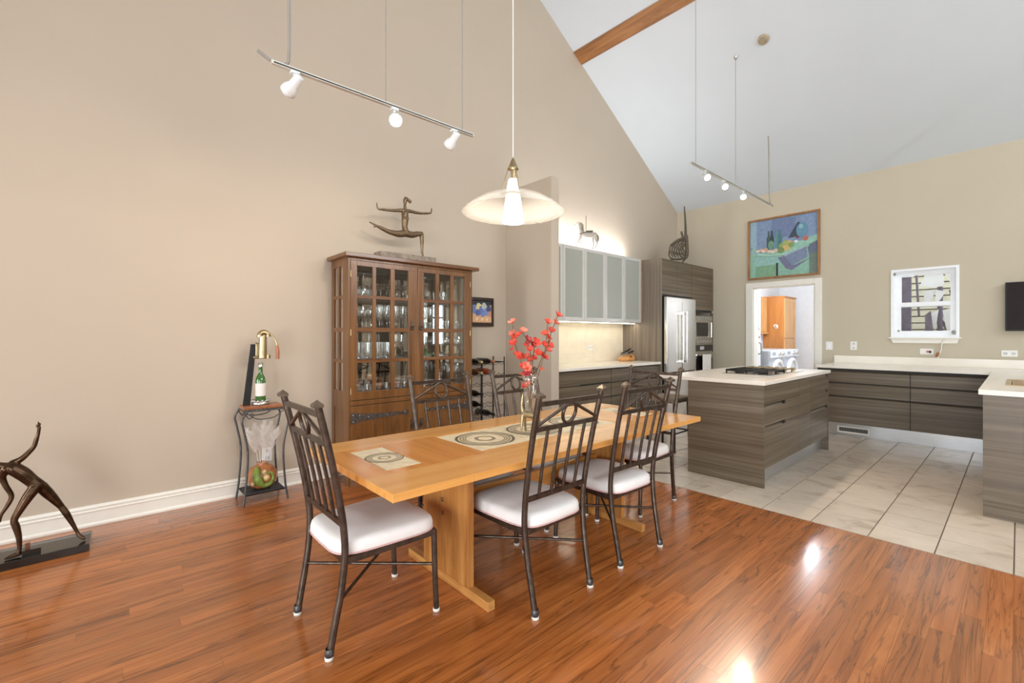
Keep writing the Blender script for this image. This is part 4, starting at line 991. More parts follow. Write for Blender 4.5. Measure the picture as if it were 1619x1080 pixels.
board(1.1835, 2.8665, TY0, 1.80, 'table_wood'); board(1.1835, 2.8665, 2.31, TY1, 'table_wood')
board(1.1835, 1.445, 1.80, 2.31, 'table_wood_cross'); board(2.615, 2.8665, 1.80, 2.31, 'table_wood_cross')
board(1.445, 2.615, 1.80, ya-0.01, 'table_wood'); board(1.445, 2.615, yb+0.01, 2.31, 'table_wood')
part(MB().box(1.445, 2.615, ya-0.01, yb+0.01, TB, TZ-0.004), 'tile_bed', 'grout', tb)
for k in range(3):
    x0 = 1.445+k*0.39
    part(MB().box(x0+0.004, x0+0.386, ya-0.006, yb+0.006, TB, TZ-0.001), 'tile', 'ring_tile', tb, at=(x0+0.195, (ya+yb)/2, TZ), bevel=0.003)
for x0 in (1.345, 2.650):
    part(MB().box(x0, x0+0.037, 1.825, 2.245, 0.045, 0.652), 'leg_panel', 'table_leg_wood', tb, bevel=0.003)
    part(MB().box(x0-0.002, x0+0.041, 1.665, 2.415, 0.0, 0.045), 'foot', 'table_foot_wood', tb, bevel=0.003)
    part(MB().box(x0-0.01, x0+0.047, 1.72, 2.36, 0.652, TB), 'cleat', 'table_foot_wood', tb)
    sx = x0-0.004 if x0 < 2 else x0+0.037
    for zz in (0.36, 0.43): part(MB().lathe([(0.0, sx), (0.012, sx), (0.012, sx+0.004)], 10, (0, 2.05, zz), 'X'), 'peg', 'hutch_wood', tb)
part(MB().box(1.382, 2.650, 2.035, 2.065, 0.34, 0.45), 'stretcher', 'table_wood', tb)

# ------------------------------------------------------------------ dining chairs
PZ = [(0.0, 0.200, -0.250), (0.10, 0.202, -0.232), (0.25, 0.207, -0.205), (0.38, 0.211, -0.192), (0.47, 0.213, -0.194), (0.60, 0.216, -0.212), (0.80, 0.222, -0.252), (1.02, 0.227, -0.305)]
def post_at(z):
    for (a, wa, ya_), (b, wb, yb_) in zip(PZ, PZ[1:]):
        if a <= z <= b:
            t = (z-a)/(b-a); return wa+(wb-wa)*t, ya_+(yb_-ya_)*t
    return PZ[-1][1:]
def cushion():
    mb = MB(); n = 32; prof = [(0.86, 0.392), (0.975, 0.392), (1.0, 0.400), (1.004, 0.420), (0.985, 0.438), (0.945, 0.448), (0.86, 0.454), (0.5, 0.458), (0.0, 0.459)]
    vs = []
    def rim(a):
        p = 0.21; ca, sa = math.cos(a), math.sin(a)
        x = math.copysign(abs(ca)**(2*p), ca); y = math.copysign(abs(sa)**(2*p), sa)
        return x*(0.222+0.012*y), 0.020+y*0.240
    for r, z in prof:
        for j in range(n):
            x, y = rim(2*PI*j/n); vs.append((x*r, 0.02+(y-0.02)*r, z))
    fs = [(i*n+j, i*n+(j+1) % n, (i+1)*n+(j+1) % n, (i+1)*n+j) for i in range(len(prof)-1) for j in range(n)]
    mb.add(vs, fs, True); mb.add(vs[:n][::-1], [tuple(range(n))])
    pip = [(*[c for c in (rim(2*PI*j/n)[0]*1.0, rim(2*PI*j/n)[1])], 0.397) for j in range(n)]
    return mb, pip
def make_chair():
    t = thing('dining_chair', 'x', 'chair', (0, 0, 0), group='metal dining chairs around the table')
    cm, pip = cushion()
    st_ = part(cm, 'seat', 'cushion_cloth', t, label='off-white upholstered seat')
    part(MB().tube(pip, 0.0045, 6, closed=True), 'piping', 'piping_pink', st_)
    part(MB().bar((-0.205, 0.235, 0.378), (0.205, 0.235, 0.378), 0.022, 0.026).bar((-0.205, -0.185, 0.378), (0.205, -0.185, 0.378), 0.022, 0.026).bar((-0.205, -0.19, 0.378), (-0.205, 0.24, 0.378), 0.022, 0.026).bar((0.205, -0.19, 0.378), (0.205, 0.24, 0.378), 0.022, 0.026), 'seat_frame', 'bronze_metal', t)
    for s in (-1, 1):
        p = part(MB().tube(smooth_path([(s*w, y, z+0.012) for z, w, y in PZ], 3), 0.0145, 10), 'back_post', 'bronze_metal', t)
        part(MB().lathe([(0.0, 0), (0.017, 0), (0.0175, 0.014), (0.0, 0.014)], 10, (s*0.200, -0.251, 0)), 'glide', 'felt_white', p)
        part(MB().lathe([(0.0165, 0.012), (0.0185, 0.02), (0.0185, 0.034), (0.0155, 0.045)], 10, (s*0.200, -0.2495, 0)), 'ferrule', 'grey_iron', p)
        w, y = post_at(1.02); h = 0.0195; z = 1.022
        part(MB().add([(s*w-h, y-h-0.002, z), (s*w+h, y-h-0.002, z), (s*w+h, y+h-0.002, z), (s*w-h, y+h-0.002, z), (s*w-h, y-h-0.002, z+0.012), (s*w+h, y-h-0.002, z+0.012), (s*w+h, y+h-0.002, z+0.012), (s*w-h, y+h-0.002, z+0.012), (s*w, y-0.002, z+0.030)], [(3, 2, 1, 0), (0, 1, 5, 4), (1, 2, 6, 5), (2, 3, 7, 6), (3, 0, 4, 7), (4, 5, 8), (5, 6, 8), (6, 7, 8), (7, 4, 8)]), 'finial', 'finial_metal', p)
        l_ = part(MB().tube([(s*0.207, 0.248, 0.012), (s*0.206, 0.240, 0.20), (s*0.205, 0.236, 0.385)], 0.0135, 10), 'leg', 'bronze_metal', t)
        part(MB().lathe([(0.0, 0), (0.0165, 0), (0.017, 0.014), (0.0, 0.014)], 10, (s*0.207, 0.248, 0)), 'glide', 'felt_white', l_)
    def rail(z, name):
        w, y = post_at(z); part(MB().bar((-w, y, z), (w, y, z), 0.014, 0.022), name, 'bronze_metal', t)
    rail(0.992, 'top_rail'); rail(0.872, 'rail'); rail(0.535, 'rail')
    w0, y0_ = post_at(0.535); w1_, y1_ = post_at(0.872)
    for q_ in (-0.6, -0.2, 0.2, 0.6):
        mid = post_at(0.70)[1]
        part(MB().tube([(q_*w0, y0_, 0.54), (q_*post_at(0.70)[0], mid, 0.70), (q_*w1_, y1_, 0.868)], 0.0082, 8), 'slat', 'bronze_metal', t)
    zc = 0.932; wc, yc = post_at(zc); sl_ = (post_at(0.99)[1]-post_at(0.88)[1])/0.11
    part(MB().tube([(0.046*math.cos(2*PI*i/20), yc+sl_*0.051*math.sin(2*PI*i/20), zc+0.051*math.sin(2*PI*i/20)) for i in range(20)], 0.0085, 8, closed=True), 'ring', 'bronze_metal', t)
    for s in (-1, 1):
        w, y = post_at(0.885); part(MB().tube([(s*w, y, 0.885), (s*0.004, post_at(0.985)[1], 0.984)], 0.0085, 8), 'brace', 'bronze_metal', t)
    for s in (-1, 1):
        w, y = post_at(0.225); part(MB().tube([(s*w, y, 0.225), (-s*0.206, 0.239, 0.225)], 0.0075, 8), 'stretcher', 'bronze_metal', t)
    return t
ch0 = make_chair()
spots = [(1.676, 1.735, 0.00, 'dark metal dining chair nearest the camera on the open long side, seen from behind'),
         (2.365, 1.738, -0.03, 'dark metal dining chair on the open long side nearer the kitchen island'),
         (0.925, 2.050, -PI/2, 'dark metal dining chair at the left end of the table near the plant stand'),
         (3.115, 2.025, PI/2, 'dark metal dining chair at the table end beside the kitchen island'),
         (1.705, 2.335, PI, 'dark metal dining chair directly in front of the wooden hutch'),
         (2.400, 2.345, PI, 'dark metal dining chair in front of the wine rack, behind the flowers')]
for k, (x, y, r, lab) in enumerate(spots):
    if k == 0: ch0.location = (x, y, 0); ch0.rotation_euler = (0, 0, r); ch0['label'] = lab
    else: dup(ch0, (x, y, 0), r, lab)

# ------------------------------------------------------------------ hutch
hx0, hx1, hy0, hy1 = 1.565, 2.890, 3.85, 4.228
hu = thing('china_hutch', 'tall dark wooden china hutch with glazed doors', 'cabinet', (2.23, 4.03, 0))
part(MB().box(1.522, 2.948, 3.80, 4.235, 1.983, 2.018), 'top', 'hutch_wood_wide', hu, bevel=0.004)
uz = [0.745, 0.812, 1.064, 1.094, 1.338, 1.374, 1.630, 1.658, 1.914, 1.983]
def side(x0, x1):
    ys_ = [hy0+0.02, hy0+0.12, hy0+0.20, hy0+0.245, hy0+0.325, hy1]
    s_ = part(MB().grid(ys_, uz, lambda i, j: not (i in (1, 3) and j % 2 == 1), 'X', x0, x1), 'side_panel', 'hutch_wood', hu)
    for i in (1, 3):
        for j in (1, 3, 5, 7):
            part(MB().box((x0+x1)/2-0.002, (x0+x1)/2+0.002, ys_[i], ys_[i+1], uz[j], uz[j+1]), 'pane', 'side_glass', s_)
    part(MB().grid([hy0+0.02, hy0+0.08, hy1-0.06, hy1], [0.0, 0.16, 0.24, 0.66, 0.745], lambda i, j: (i in (0, 2)) or j in (1, 3), 'X', x0, x1), 'side_base', 'hutch_wood', hu)
    part(MB().box(x0+0.006, x1-0.006, hy0+0.08, hy1-0.06, 0.24, 0.66), 'side_field', 'hutch_wood', hu)
side(hx0, hx0+0.022); side(hx1-0.022, hx1)
part(MB().box(hx0+0.022, hx1-0.022, hy1-0.012, hy1, 0.16, 0.745), 'back_panel', 'hutch_wood', hu)
part(MB().box(hx0+0.022, hx1-0.022, hy1-0.012, hy1, 0.745, 1.983), 'mirror_back', 'mirror', hu, label='mirrored back panel behind the glassware')
for z in (0.785, 1.070, 1.345, 1.636):
    part(MB().box(hx0+0.022, hx1-0.022, hy0+0.03, hy1-0.012, z, z+0.02), 'shelf', 'hutch_wood_wide', hu)
part(MB().box(hx0+0.022, hx1-0.022, hy0+0.03, hy1-0.012, 0.16, 0.18), 'bottom', 'hutch_wood_wide', hu)
part(MB().box(hx0, 1.583, hy0, hy0+0.02, 0, 1.983).box(2.868, hx1, hy0, hy0+0.02, 0, 1.983).box(1.583, 2.868, hy0, hy0+0.02, 1.958, 1.983).box(2.209, 2.240, hy0, hy0+0.02, 0.16, 1.958).box(1.583, 2.868, hy0-0.008, hy0+0.02, 0.695, 0.735).box(1.583, 2.868, hy0, hy0+0.02, 0.16, 0.22), 'face_frame', 'hutch_wood', hu, bevel=0.002)
def gdoor(us, ks):
    d = part(MB().grid([us[0], us[1], us[6], us[7]], [0.740, 0.812, 1.914, 1.956], lambda i, j: not (i == 1 and j == 1), 'Y', hy0-0.004, hy0+0.018), 'glazed_door', 'hutch_wood', hu, bevel=0.0015, segs=1)
    for i in (2, 4):
        part(MB().box(us[i], us[i+1], hy0-0.002, hy0+0.016, 0.812, 1.914), 'muntin', 'hutch_wood', d)
    for j in (2, 4, 6):
        part(MB().box(us[1], us[6], hy0-0.0025, hy0+0.015, uz[j], uz[j+1]), 'muntin', 'hutch_wood_wide', d)
    for i in (1, 3, 5):
        for j in (1, 3, 5, 7):
            part(MB().box(us[i], us[i+1], hy0+0.008, hy0+0.011, uz[j], uz[j+1]), 'pane', 'pane_glass', d)
    part(MB().tube(arc((ks, hy0-0.016, 1.375), 0.017, PI*0.1, PI*1.9, 12), 0.0035, 6), 'ring_pull', 'black_iron', d)
    part(MB().box(ks-0.012, ks+0.012, hy0-0.009, hy0-0.004, 1.365, 1.44), 'escutcheon', 'hammered_iron', d)
    hx = us[0]+0.002 if ks > us[4] else us[7]-0.002
    for z in (0.82, 1.33, 1.84): part(MB().tube([(hx, hy0-0.005, z-0.028), (hx, hy0-0.005, z+0.028)], 0.005, 6), 'hinge', 'brass', d)
gdoor([1.584, 1.642, 1.785, 1.817, 1.961, 2.0, 2.141, 2.207], 2.178)
gdoor([2.242, 2.307, 2.442, 2.481, 2.617, 2.656, 2.793, 2.866], 2.272)
for xa, xb, s in ((1.584, 2.207, 1), (2.242, 2.866, -1)):
    d = part(MB().box(xa, xb, hy0-0.004, hy0+0.018, 0.222, 0.690), 'panel_door', 'hutch_wood', hu, bevel=0.002)
    w_ = [(0.0, 0.05), (0.06, 0.045), (0.10, 0.022), (0.16, 0.028), (0.34, 0.018), (0.50, 0.012), (0.52, 0.022), (0.55, 0.024), (0.555, 0.0)]
    e = xa if s == 1 else xb; zc = 0.585
    poly = [(e+s*u, zc+h) for u, h in w_]+[(e+s*u, zc-h) for u, h in reversed(w_[:-1])]
    sh = part(MB().prism(poly, 'Y', hy0-0.009, hy0-0.004), 'strap_hinge', 'hammered_iron', d)
    for u, h in ((0.02, 0.03), (0.02, -0.03), (0.08, 0.022), (0.16, 0.0), (0.34, 0.0), (0.52, 0.01)):
        part(MB().ball((e+s*u, hy0-0.009, zc+h), 0.006, 6, 4), 'rivet', 'nickel', sh)
    kx = xb-0.03 if s == 1 else xa+0.03
    part(MB().box(kx-0.014, kx+0.014, hy0-0.009, hy0-0.004, 0.42, 0.51), 'latch_plate', 'hammered_iron', d)
    part(MB().tube(arc((kx, hy0-0.015, 0.455), 0.015, PI*0.1, PI*1.9, 10), 0.0035, 6), 'ring_pull', 'black_iron', d)
# glassware ------------------------------------------------------------
def prof_thing(name, prof, m, n=14):
    mb = MB().lathe(prof, n); me_o = part(mb, name, m); COL.objects.unlink(me_o); return me_o
G = {
 'wine_glass': prof_thing('wine_glass', [(0.0, 0.0), (0.034, 0.001), (0.030, 0.004), (0.006, 0.008), (0.004, 0.02), (0.004, 0.085), (0.010, 0.095), (0.032, 0.115), (0.039, 0.145), (0.036, 0.18), (0.031, 0.205)], 'clear_glass'),
 'champagne_flute': prof_thing('champagne_flute', [(0.0, 0.0), (0.032, 0.001), (0.028, 0.004), (0.005, 0.008), (0.004, 0.07), (0.010, 0.085), (0.021, 0.12), (0.025, 0.17), (0.023, 0.225)], 'clear_glass'),
 'highball_glass': prof_thing('highball_glass', [(0.0, 0.006), (0.028, 0.006), (0.029, 0.0), (0.031, 0.006), (0.035, 0.08), (0.037, 0.15)], 'clear_glass'),
 'tumbler': prof_thing('tumbler', [(0.0, 0.01), (0.03, 0.01), (0.032, 0.0), (0.034, 0.01), (0.038, 0.09)], 'clear_glass'),
 'shot_glass': prof_thing('shot_glass', [(0.0, 0.012), (0.018, 0.012), (0.019, 0.0), (0.021, 0.012), (0.025, 0.06)], 'clear_glass'),
 'coupe_glass': prof_thing('coupe_glass', [(0.0, 0.0), (0.034, 0.001), (0.006, 0.008), (0.004, 0.07), (0.012, 0.08), (0.04, 0.095), (0.05, 0.125)], 'clear_glass'),
}
for g_ in G.values():
    g_.data.name = g_.name
grp = random.Random(11)
SH = {'top': 1.656, 'second': 1.365, 'third': 1.090, 'bottom': 0.805}
def put(kind, shelf, side_, xs_, ys_, inv=False):
    nm = kind.replace('_', ' ')
    st_ = {'wine_glass': 'clear wine glass', 'champagne_flute': 'clear champagne flute', 'highball_glass': 'clear straight highball glass', 'tumbler': 'clear short tumbler', 'shot_glass': 'small clear shot glass', 'coupe_glass': 'clear coupe glass'}[kind]
    h = {'wine_glass': 0.205, 'champagne_flute': 0.225, 'highball_glass': 0.15, 'tumbler': 0.09, 'shot_glass': 0.06, 'coupe_glass': 0.125}[kind]
    order = ['leftmost', 'second from left', 'third from left', 'fourth from left', 'fifth from left', 'sixth from left', 'seventh from left', 'eighth from left', 'rightmost']
    for ix, x in enumerate(xs_):
        for iy, y in enumerate(ys_):
            o = G[kind].copy(); o.name = kind; COL.objects.link(o)
            jx, jy = grp.uniform(-.006, .006), grp.uniform(-.006, .006)
            o.location = (x+jx, y+jy, SH[shelf]+(h if inv else 0)+0.0005)
            if inv: o.rotation_euler = (PI, 0, 0)
            od = 'rightmost' if ix == len(xs_)-1 else order[ix]
            lab = '%s%s, %s shelf, %s door%s, %s' % (st_, ' upside down' if inv else '', shelf, side_, '' if len(ys_) == 1 else (', front row' if iy == 0 else ', back row'), od)
            tag(o, lab, 'glass', '%s on the %s shelf behind the %s hutch door' % (st_, shelf, side_))
def fr(a, b, n): return [a+(b-a)*i/(n-1) for i in range(n)]
put('wine_glass', 'top', 'left', fr(1.66, 1.84, 3), (3.96, 4.07), True)
put('coupe_glass', 'top', 'left', fr(1.92, 2.14, 3), (3.95, 4.08))
put('wine_glass', 'second', 'left', fr(1.65, 1.82, 3), (3.95, 4.06))
put('champagne_flute', 'second', 'left', fr(1.90, 2.14, 4), (3.96, 4.07))
put('highball_glass', 'third', 'left', fr(1.70, 1.98, 4), (3.94, 4.04))
put('champagne_flute', 'third', 'left', [1.655, 2.06, 2.13], (3.95,))
put('shot_glass', 'bottom', 'left', fr(1.64, 2.14, 9), (3.92,))
put('champagne_flute', 'second', 'right', fr(2.31, 2.44, 3), (3.94, 4.03))
put('tumbler', 'second', 'right', [2.66, 2.75], (3.94, 4.04))
put('wine_glass', 'third', 'right', [2.69, 2.77], (3.94, 4.04))
put('tumbler', 'top', 'right', [2.52, 2.60], (3.94,))
put('wine_glass', 'bottom', 'right', [2.68, 2.76], (3.94, 4.05))
put('shot_glass', 'bottom', 'right', fr(2.32, 2.44, 3), (3.92,))
# decanters, bowls, vase in the right half
dc = thing('crystal_decanter', 'round cut crystal decanter on the top shelf of the hutch', 'decanter', (2.37, 3.97, 1.6565))
part(MB().lathe([(0.0, 1.657), (0.045, 1.657), (0.065, 1.70), (0.068, 1.745), (0.05, 1.79), (0.02, 1.815), (0.018, 1.85)], 10, (2.37, 3.97, 0), smooth=False), 'body', 'clear_glass', dc)
part(MB().lathe([(0.012, 1.85), (0.026, 1.865), (0.03, 1.885), (0.0, 1.91)], 10, (2.37, 3.97, 0), smooth=False), 'stopper', 'clear_glass', dc)
dc = thing('crystal_decanter', 'tall square crystal decanter at the right end of the top hutch shelf', 'decanter', (2.71, 3.97, 1.6565))
part(MB().box(2.67, 2.75, 3.93, 4.01, 1.657, 1.80), 'body', 'clear_glass', dc, bevel=0.015)
part(MB().lathe([(0.02, 1.80), (0.016, 1.84), (0.028, 1.86), (0.03, 1.89), (0.0, 1.905)], 10, (2.71, 3.97, 0), smooth=False), 'stopper', 'clear_glass', dc)
solo(MB().lathe([(0.0, 1.0915), (0.045, 1.0915), (0.05, 1.10), (0.12, 1.125), (0.125, 1.135), (0.115, 1.13), (0.045, 1.105), (0, 1.10)], 20, (2.50, 3.99, 0)), 'glass_dish', 'green_glass', 'shallow green glass dish on the third hutch shelf', 'dish', (2.50, 3.99, 1.09))
tp = thing('green_figurine', 'dark green figurine on the third hutch shelf', 'figurine', (2.40, 3.94, 1.0905))
part(MB().ball((2.385, 3.94, 1.125), 0.035, 10, 8, (1, 0.7, 1.0)), 'body', 'bottle_green', tp)
part(MB().tube(smooth_path([(2.40, 3.94, 1.12), (2.44, 3.94, 1.115), (2.48, 3.93, 1.105)]), [0.02]*6+[0.018]*6+[0.012]), 'tail', 'bottle_green', tp)
part(MB().ball((2.37, 3.935, 1.165), 0.018, 8, 6), 'head', 'bottle_green', tp)
solo(MB().lathe([(0.0, 0.806), (0.04, 0.806), (0.03, 0.82), (0.022, 0.86), (0.022, 0.92), (0.035, 0.99), (0.065, 1.03)], 18, (2.56, 3.96, 0)), 'flared_vase', 'clear_glass', 'flared clear glass vase on the bottom hutch shelf', 'vase', (2.56, 3.96, 0.805))
for q_ in (0, 1): solo(MB().lathe([(0.0, 0.0), (0.035, 0.0), (0.05, 0.02), (0.055, 0.05), (0.05, 0.05), (0.045, 0.02), (0, 0.01)], 16), 'red_bowl', 'foil_red', 'small red bowl on the bottom shelf, '+('centre of the left door' if q_ == 0 else 'near the middle of the hutch'), 'bowl').location = (1.93+q_*0.16, 4.03, 0.8055)
# dancer statue on the hutch
dn = thing('dancer_statue', 'leaping bronze dancer statue with outstretched arms on top of the hutch', 'sculpture', (2.2, 3.99, 2.018))
part(MB().box(1.90, 2.50, 3.93, 4.07, 2.0185, 2.088), 'base', 'stone_base', dn, bevel=0.004)
Y = 3.99
def D(x, z, d=0): return (x, Y+d, z-0.012)
blob('figure', [
    [(D(2.190, 2.318), 0.036), (D(2.180, 2.375), 0.027), (D(2.181, 2.44, -.004), 0.033), (D(2.182, 2.505), 0.034), (D(2.182, 2.545), 0.018), (D(2.182, 2.590), 0.012)],
    [(D(2.182, 2.605), 0.016), (D(2.186, 2.632), 0.021), (D(2.190, 2.650), 0.018)],
    [(D(2.172, 2.450, -.028), 0.012), (D(2.174, 2.452, -.026), 0.012)], [(D(2.196, 2.450, -.026), 0.012), (D(2.198, 2.452, -.028), 0.012)],
    [(D(2.160, 2.528), 0.020), (D(2.130, 2.524), 0.018), (D(2.070, 2.512), 0.015), (D(2.006, 2.503), 0.012), (D(1.960, 2.500), 0.012), (D(1.912, 2.495), 0.008)],
    [(D(1.905, 2.497), 0.008), (D(1.894, 2.520), 0.008), (D(1.891, 2.552), 0.004)],
    [(D(2.205, 2.532), 0.020), (D(2.235, 2.536), 0.018), (D(2.300, 2.534), 0.015), (D(2.368, 2.538), 0.012), (D(2.420, 2.548), 0.012), (D(2.468, 2.557), 0.008)],
    [(D(2.474, 2.560), 0.008), (D(2.482, 2.585), 0.008), (D(2.483, 2.614), 0.004)],
    [(D(2.180, 2.312), 0.036), (D(2.120, 2.295), 0.033), (D(2.060, 2.296), 0.026), (D(2.006, 2.302), 0.021), (D(1.940, 2.322), 0.018), (D(1.886, 2.338), 0.011), (D(1.822, 2.360), 0.006)],
    [(D(1.880, 2.335), 0.010), (D(1.868, 2.322), 0.007)],
    [(D(2.195, 2.312), 0.036), (D(2.260, 2.308), 0.032), (D(2.320, 2.325), 0.026), (D(2.362, 2.332), 0.022)],
    [(D(2.364, 2.334), 0.022), (D(2.370, 2.280), 0.020), (D(2.372, 2.220), 0.016), (D(2.374, 2.165), 0.010), (D(2.380, 2.128), 0.009), (D(2.384, 2.104), 0.008)],
    [(D(2.370, 2.155), 0.009), (D(2.364, 2.146), 0.006)]], 'bronze_brown', dn, 0.0032, 2)
part(MB().tube(smooth_path([D(2.195, 2.655), D(2.22, 2.642), D(2.25, 2.622)]), [0.014]*6+[0.016]*6+[0.006]), 'ponytail', 'bronze_brown', dn)
# small framed picture beside the hutch
sp = thing('framed_picture', 'small dark-framed blue and orange picture beside the hutch', 'picture', (3.32, YW, 1.41))
xa, xb, za, zb = 3.14, 3.487, 1.413, 1.752
part(MB().grid([xa, xa+0.03, xb-0.022, xb], [za, za+0.045, zb-0.035, zb], lambda i, j: not (i == 1 and j == 1), 'Y', YW-0.04, YW-0.001), 'picture_frame', 'frame_dark', sp, bevel=0.003)
cv = MB(); dp_ = [YW-0.02]
def sq(s, t): return (xa+0.03+s*(xb-xa-0.052), zb-0.035-t*(zb-za-0.08))
def pg2(col, pts):
    dp_[0] -= 0.0004; cv.prism([sq(*p) for p in pts], 'Y', dp_[0], dp_[0]+0.0004, tuple((c/255)**2.2 for c in col))
pg2((222, 160, 88), [(0, 0), (1, 0), (1, 1), (0, 1)])
pg2((40, 46, 60), [(0, 0), (1, 0), (1, 0.18), (0.7, 0.25), (0.4, 0.15), (0, 0.3)])
for cx, cy, r_, c_ in ((0.15, 0.4, 0.16, (74, 110, 190)), (0.35, 0.3, 0.15, (214, 200, 120)), (0.5, 0.45, 0.17, (60, 92, 180)), (0.62, 0.25, 0.13, (180, 190, 170)), (0.72, 0.5, 0.15, (84, 126, 200)), (0.85, 0.35, 0.13, (40, 60, 120)), (0.3, 0.55, 0.12, (50, 76, 160)), (0.9, 0.6, 0.1, (196, 120, 80)), (0.55, 0.62, 0.10, (70, 110, 196))):
    pg2(c_, [(min(1, max(0, cx+r_*(1+0.25*math.sin(i*2.3))*math.cos(2*PI*i/9))), min(1, max(0, cy+r_*1.3*math.sin(2*PI*i/9)))) for i in range(9)])
for cx in (0.18, 0.45, 0.7): pg2((240, 196, 130), [(cx, 0.8), (cx+0.12, 0.78), (cx+0.1, 0.9), (cx, 0.92)])
part(cv, 'canvas', 'oil_paint', sp)

# ------------------------------------------------------------------ wine rack
rx = [2.96, 3.13, 3.30, 3.47]; ry0, ry1 = 4.0, 4.20
wr = thing('wine_rack', 'black wire wine rack beside the hutch', 'wine rack', (3.2, 4.1, 0))
for x in rx:
    for y in (ry0, ry1):
        part(MB().tube([(x, y, 0), (x, y, 1.02 if x < 3.4 else 1.06)], 0.007, 8), 'post', 'black_iron', wr)
rzs = [0.995-0.118*k for k in range(8)]
for z in rzs:
    for y in (ry0, ry1):
        pts = []
        n = 3*12
        for i in range(n+1):
            x = rx[0]+(rx[3]-rx[0])*i/n; pts.append((x, y, z-0.022*abs(math.sin(PI*3*2*i/n))**0.8+0.0))
        part(MB().tube(pts, 0.0028, 6), 'wavy_wire', 'black_iron', wr)
for y in (ry0, ry1): part(MB().tube([(rx[0], y, 1.0), (rx[3], y, 1.0)], 0.005, 6), 'top_wire', 'black_iron', wr)
for x in (rx[0], rx[3]): part(MB().tube([(x, ry0, 1.0), (x, ry1, 1.0)], 0.005, 6).tube([(x, ry0, 0.1), (x, ry1, 0.1)], 0.005, 6), 'side_wire', 'black_iron', wr)
def bottle(x, z, m, foil, lab, labm=None, r=0.037):
    # lying along y, neck to the front (-y)
    c = thing('wine_bottle', lab, 'bottle', (x, 4.1, z), group='wine bottles in the wire rack')
    part(MB().lathe([(0.0, 4.235), (r*0.9, 4.235), (r, 4.225), (r, 4.06), (r*0.85, 4.03), (0.014, 3.985), (0.0135, 3.93), (0.0, 3.93)], 16, (x, 0, z), 'Y'), 'glass', m, c)
    part(MB().lathe([(0.0, 3.925), (0.0145, 3.926), (0.0155, 3.935), (0.015, 3.98)], 12, (x, 0, z), 'Y'), 'foil', foil, c)
    if labm: part(MB().lathe([(r+0.0006, 4.19), (r+0.0006, 4.09)], 16, (x, 0, z), 'Y'), 'label', labm, c)
hb = 0.037-0.003
bottle(3.0875, rzs[0]+0.017, 'bottle_dark', 'foil_gold', 'dark wine bottle lying top left in the rack')
bottle(3.2575, rzs[0]+0.017, 'bottle_dark', 'handle_wood', 'dark wine bottle lying top centre in the rack')
bottle(3.0875, rzs[1]+0.017, 'bottle_amber', 'foil_gold', 'amber wine bottle with yellow label in the second row', 'label_yellow')
bottle(3.2575, rzs[1]-0.003+0.02, 'bottle_red', 'foil_red', 'red wine bottle in the second row of the rack')
bottle(3.0875, rzs[3]+0.017, 'bottle_dark', 'dark_plastic', 'dark wine bottle alone in the fourth row of the rack')
bottle(3.0875, rzs[4]+0.017, 'bottle_dark', 'dark_plastic', 'dark wine bottle with pale label in the fifth row', 'label_paper')
bottle(3.2575, rzs[5]-0.003+0.02, 'bottle_dark', 'dark_plastic', 'dark wine bottle lowest in the rack, in the sixth row')

# ------------------------------------------------------------------ plant stand with wine opener
sx0, sx1, sy0, sy1 = 0.80, 1.09, 3.93, 4.17
ps = thing('plant_stand', 'curvy wrought iron plant stand against the beige wall', 'stand', (0.945, 4.05, 0))
for sx, ex in ((sx0, -1), (sx1, 1)):
    for sy, ey in ((sy0, -1), (sy1, 1)):
        part(MB().tube(smooth_path([(sx+ex*0.012, sy+ey*0.008, 0), (sx-ex*0.006, sy, 0.14), (sx-ex*0.02, sy, 0.40), (sx+ex*0.008, sy+ey*0.004, 0.58), (sx+ex*0.02, sy+ey*0.006, 0.66), (sx-ex*0.02, sy, 0.725)]), 0.008, 8), 'leg', 'grey_iron', ps)
part(MB().grid([sx0, sx0+0.015, sx1-0.015, sx1], [sy0, sy0+0.015, sy1-0.015, sy1], lambda i, j: not (i == 1 and j == 1), 'Z', 0.715, 0.73), 'top_frame', 'grey_iron', ps)
for k in range(9):
    part(MB().bar((sx0+0.02+k*0.031, sy0+0.01, 0.722), (sx0+0.02+k*0.031, sy1-0.01, 0.722), 0.008, 0.006), 'top_bar', 'grey_iron', ps)
for y in (sy0, sy1):
    part(MB().tube(smooth_path([(sx0+0.005, y, 0.70), (sx0+0.03, y, 0.665), (sx0+0.06, y, 0.69), (sx0+0.045, y, 0.705), (sx0+0.04, y, 0.685), (sx0+0.10, y, 0.655), (sx0+0.2, y, 0.66), (sx1-0.03, y, 0.70), (sx1-0.005, y, 0.71)]), 0.004, 6), 'scroll', 'grey_iron', ps)
part(MB().box(sx0+0.005, sx1-0.005, sy0+0.0, sy1, 0.075, 0.083), 'lower_shelf', 'black_iron', ps)
for k in range(6): part(MB().bar((sx0+0.01, sy0+0.02+k*0.04, 0.086), (sx1-0.01, sy0+0.02+k*0.04, 0.086), 0.02, 0.006), 'shelf_bar', 'grey_iron', ps)
vs_ = thing('ceramic_vase', 'round terracotta vase with green lizard on the lower shelf', 'vase', (0.945, 4.04, 0.089))
cxv, cyv = 0.945, 4.04
part(MB().lathe([(0.0, 0.0895), (0.05, 0.0895), (0.085, 0.115), (0.108, 0.165), (0.105, 0.215), (0.078, 0.255), (0.045, 0.272), (0.035, 0.282), (0.045, 0.295), (0.038, 0.295), (0.028, 0.28)], 24, (cxv, cyv, 0)), 'pot', 'terracotta', vs_)
def onpot(a, z, k=1.0):
    r = 0.108*math.sqrt(max(0.05, 1-((z-0.18)/0.105)**2))+0.004
    return (cxv+r*k*math.cos(a), cyv+r*k*math.sin(a), z)
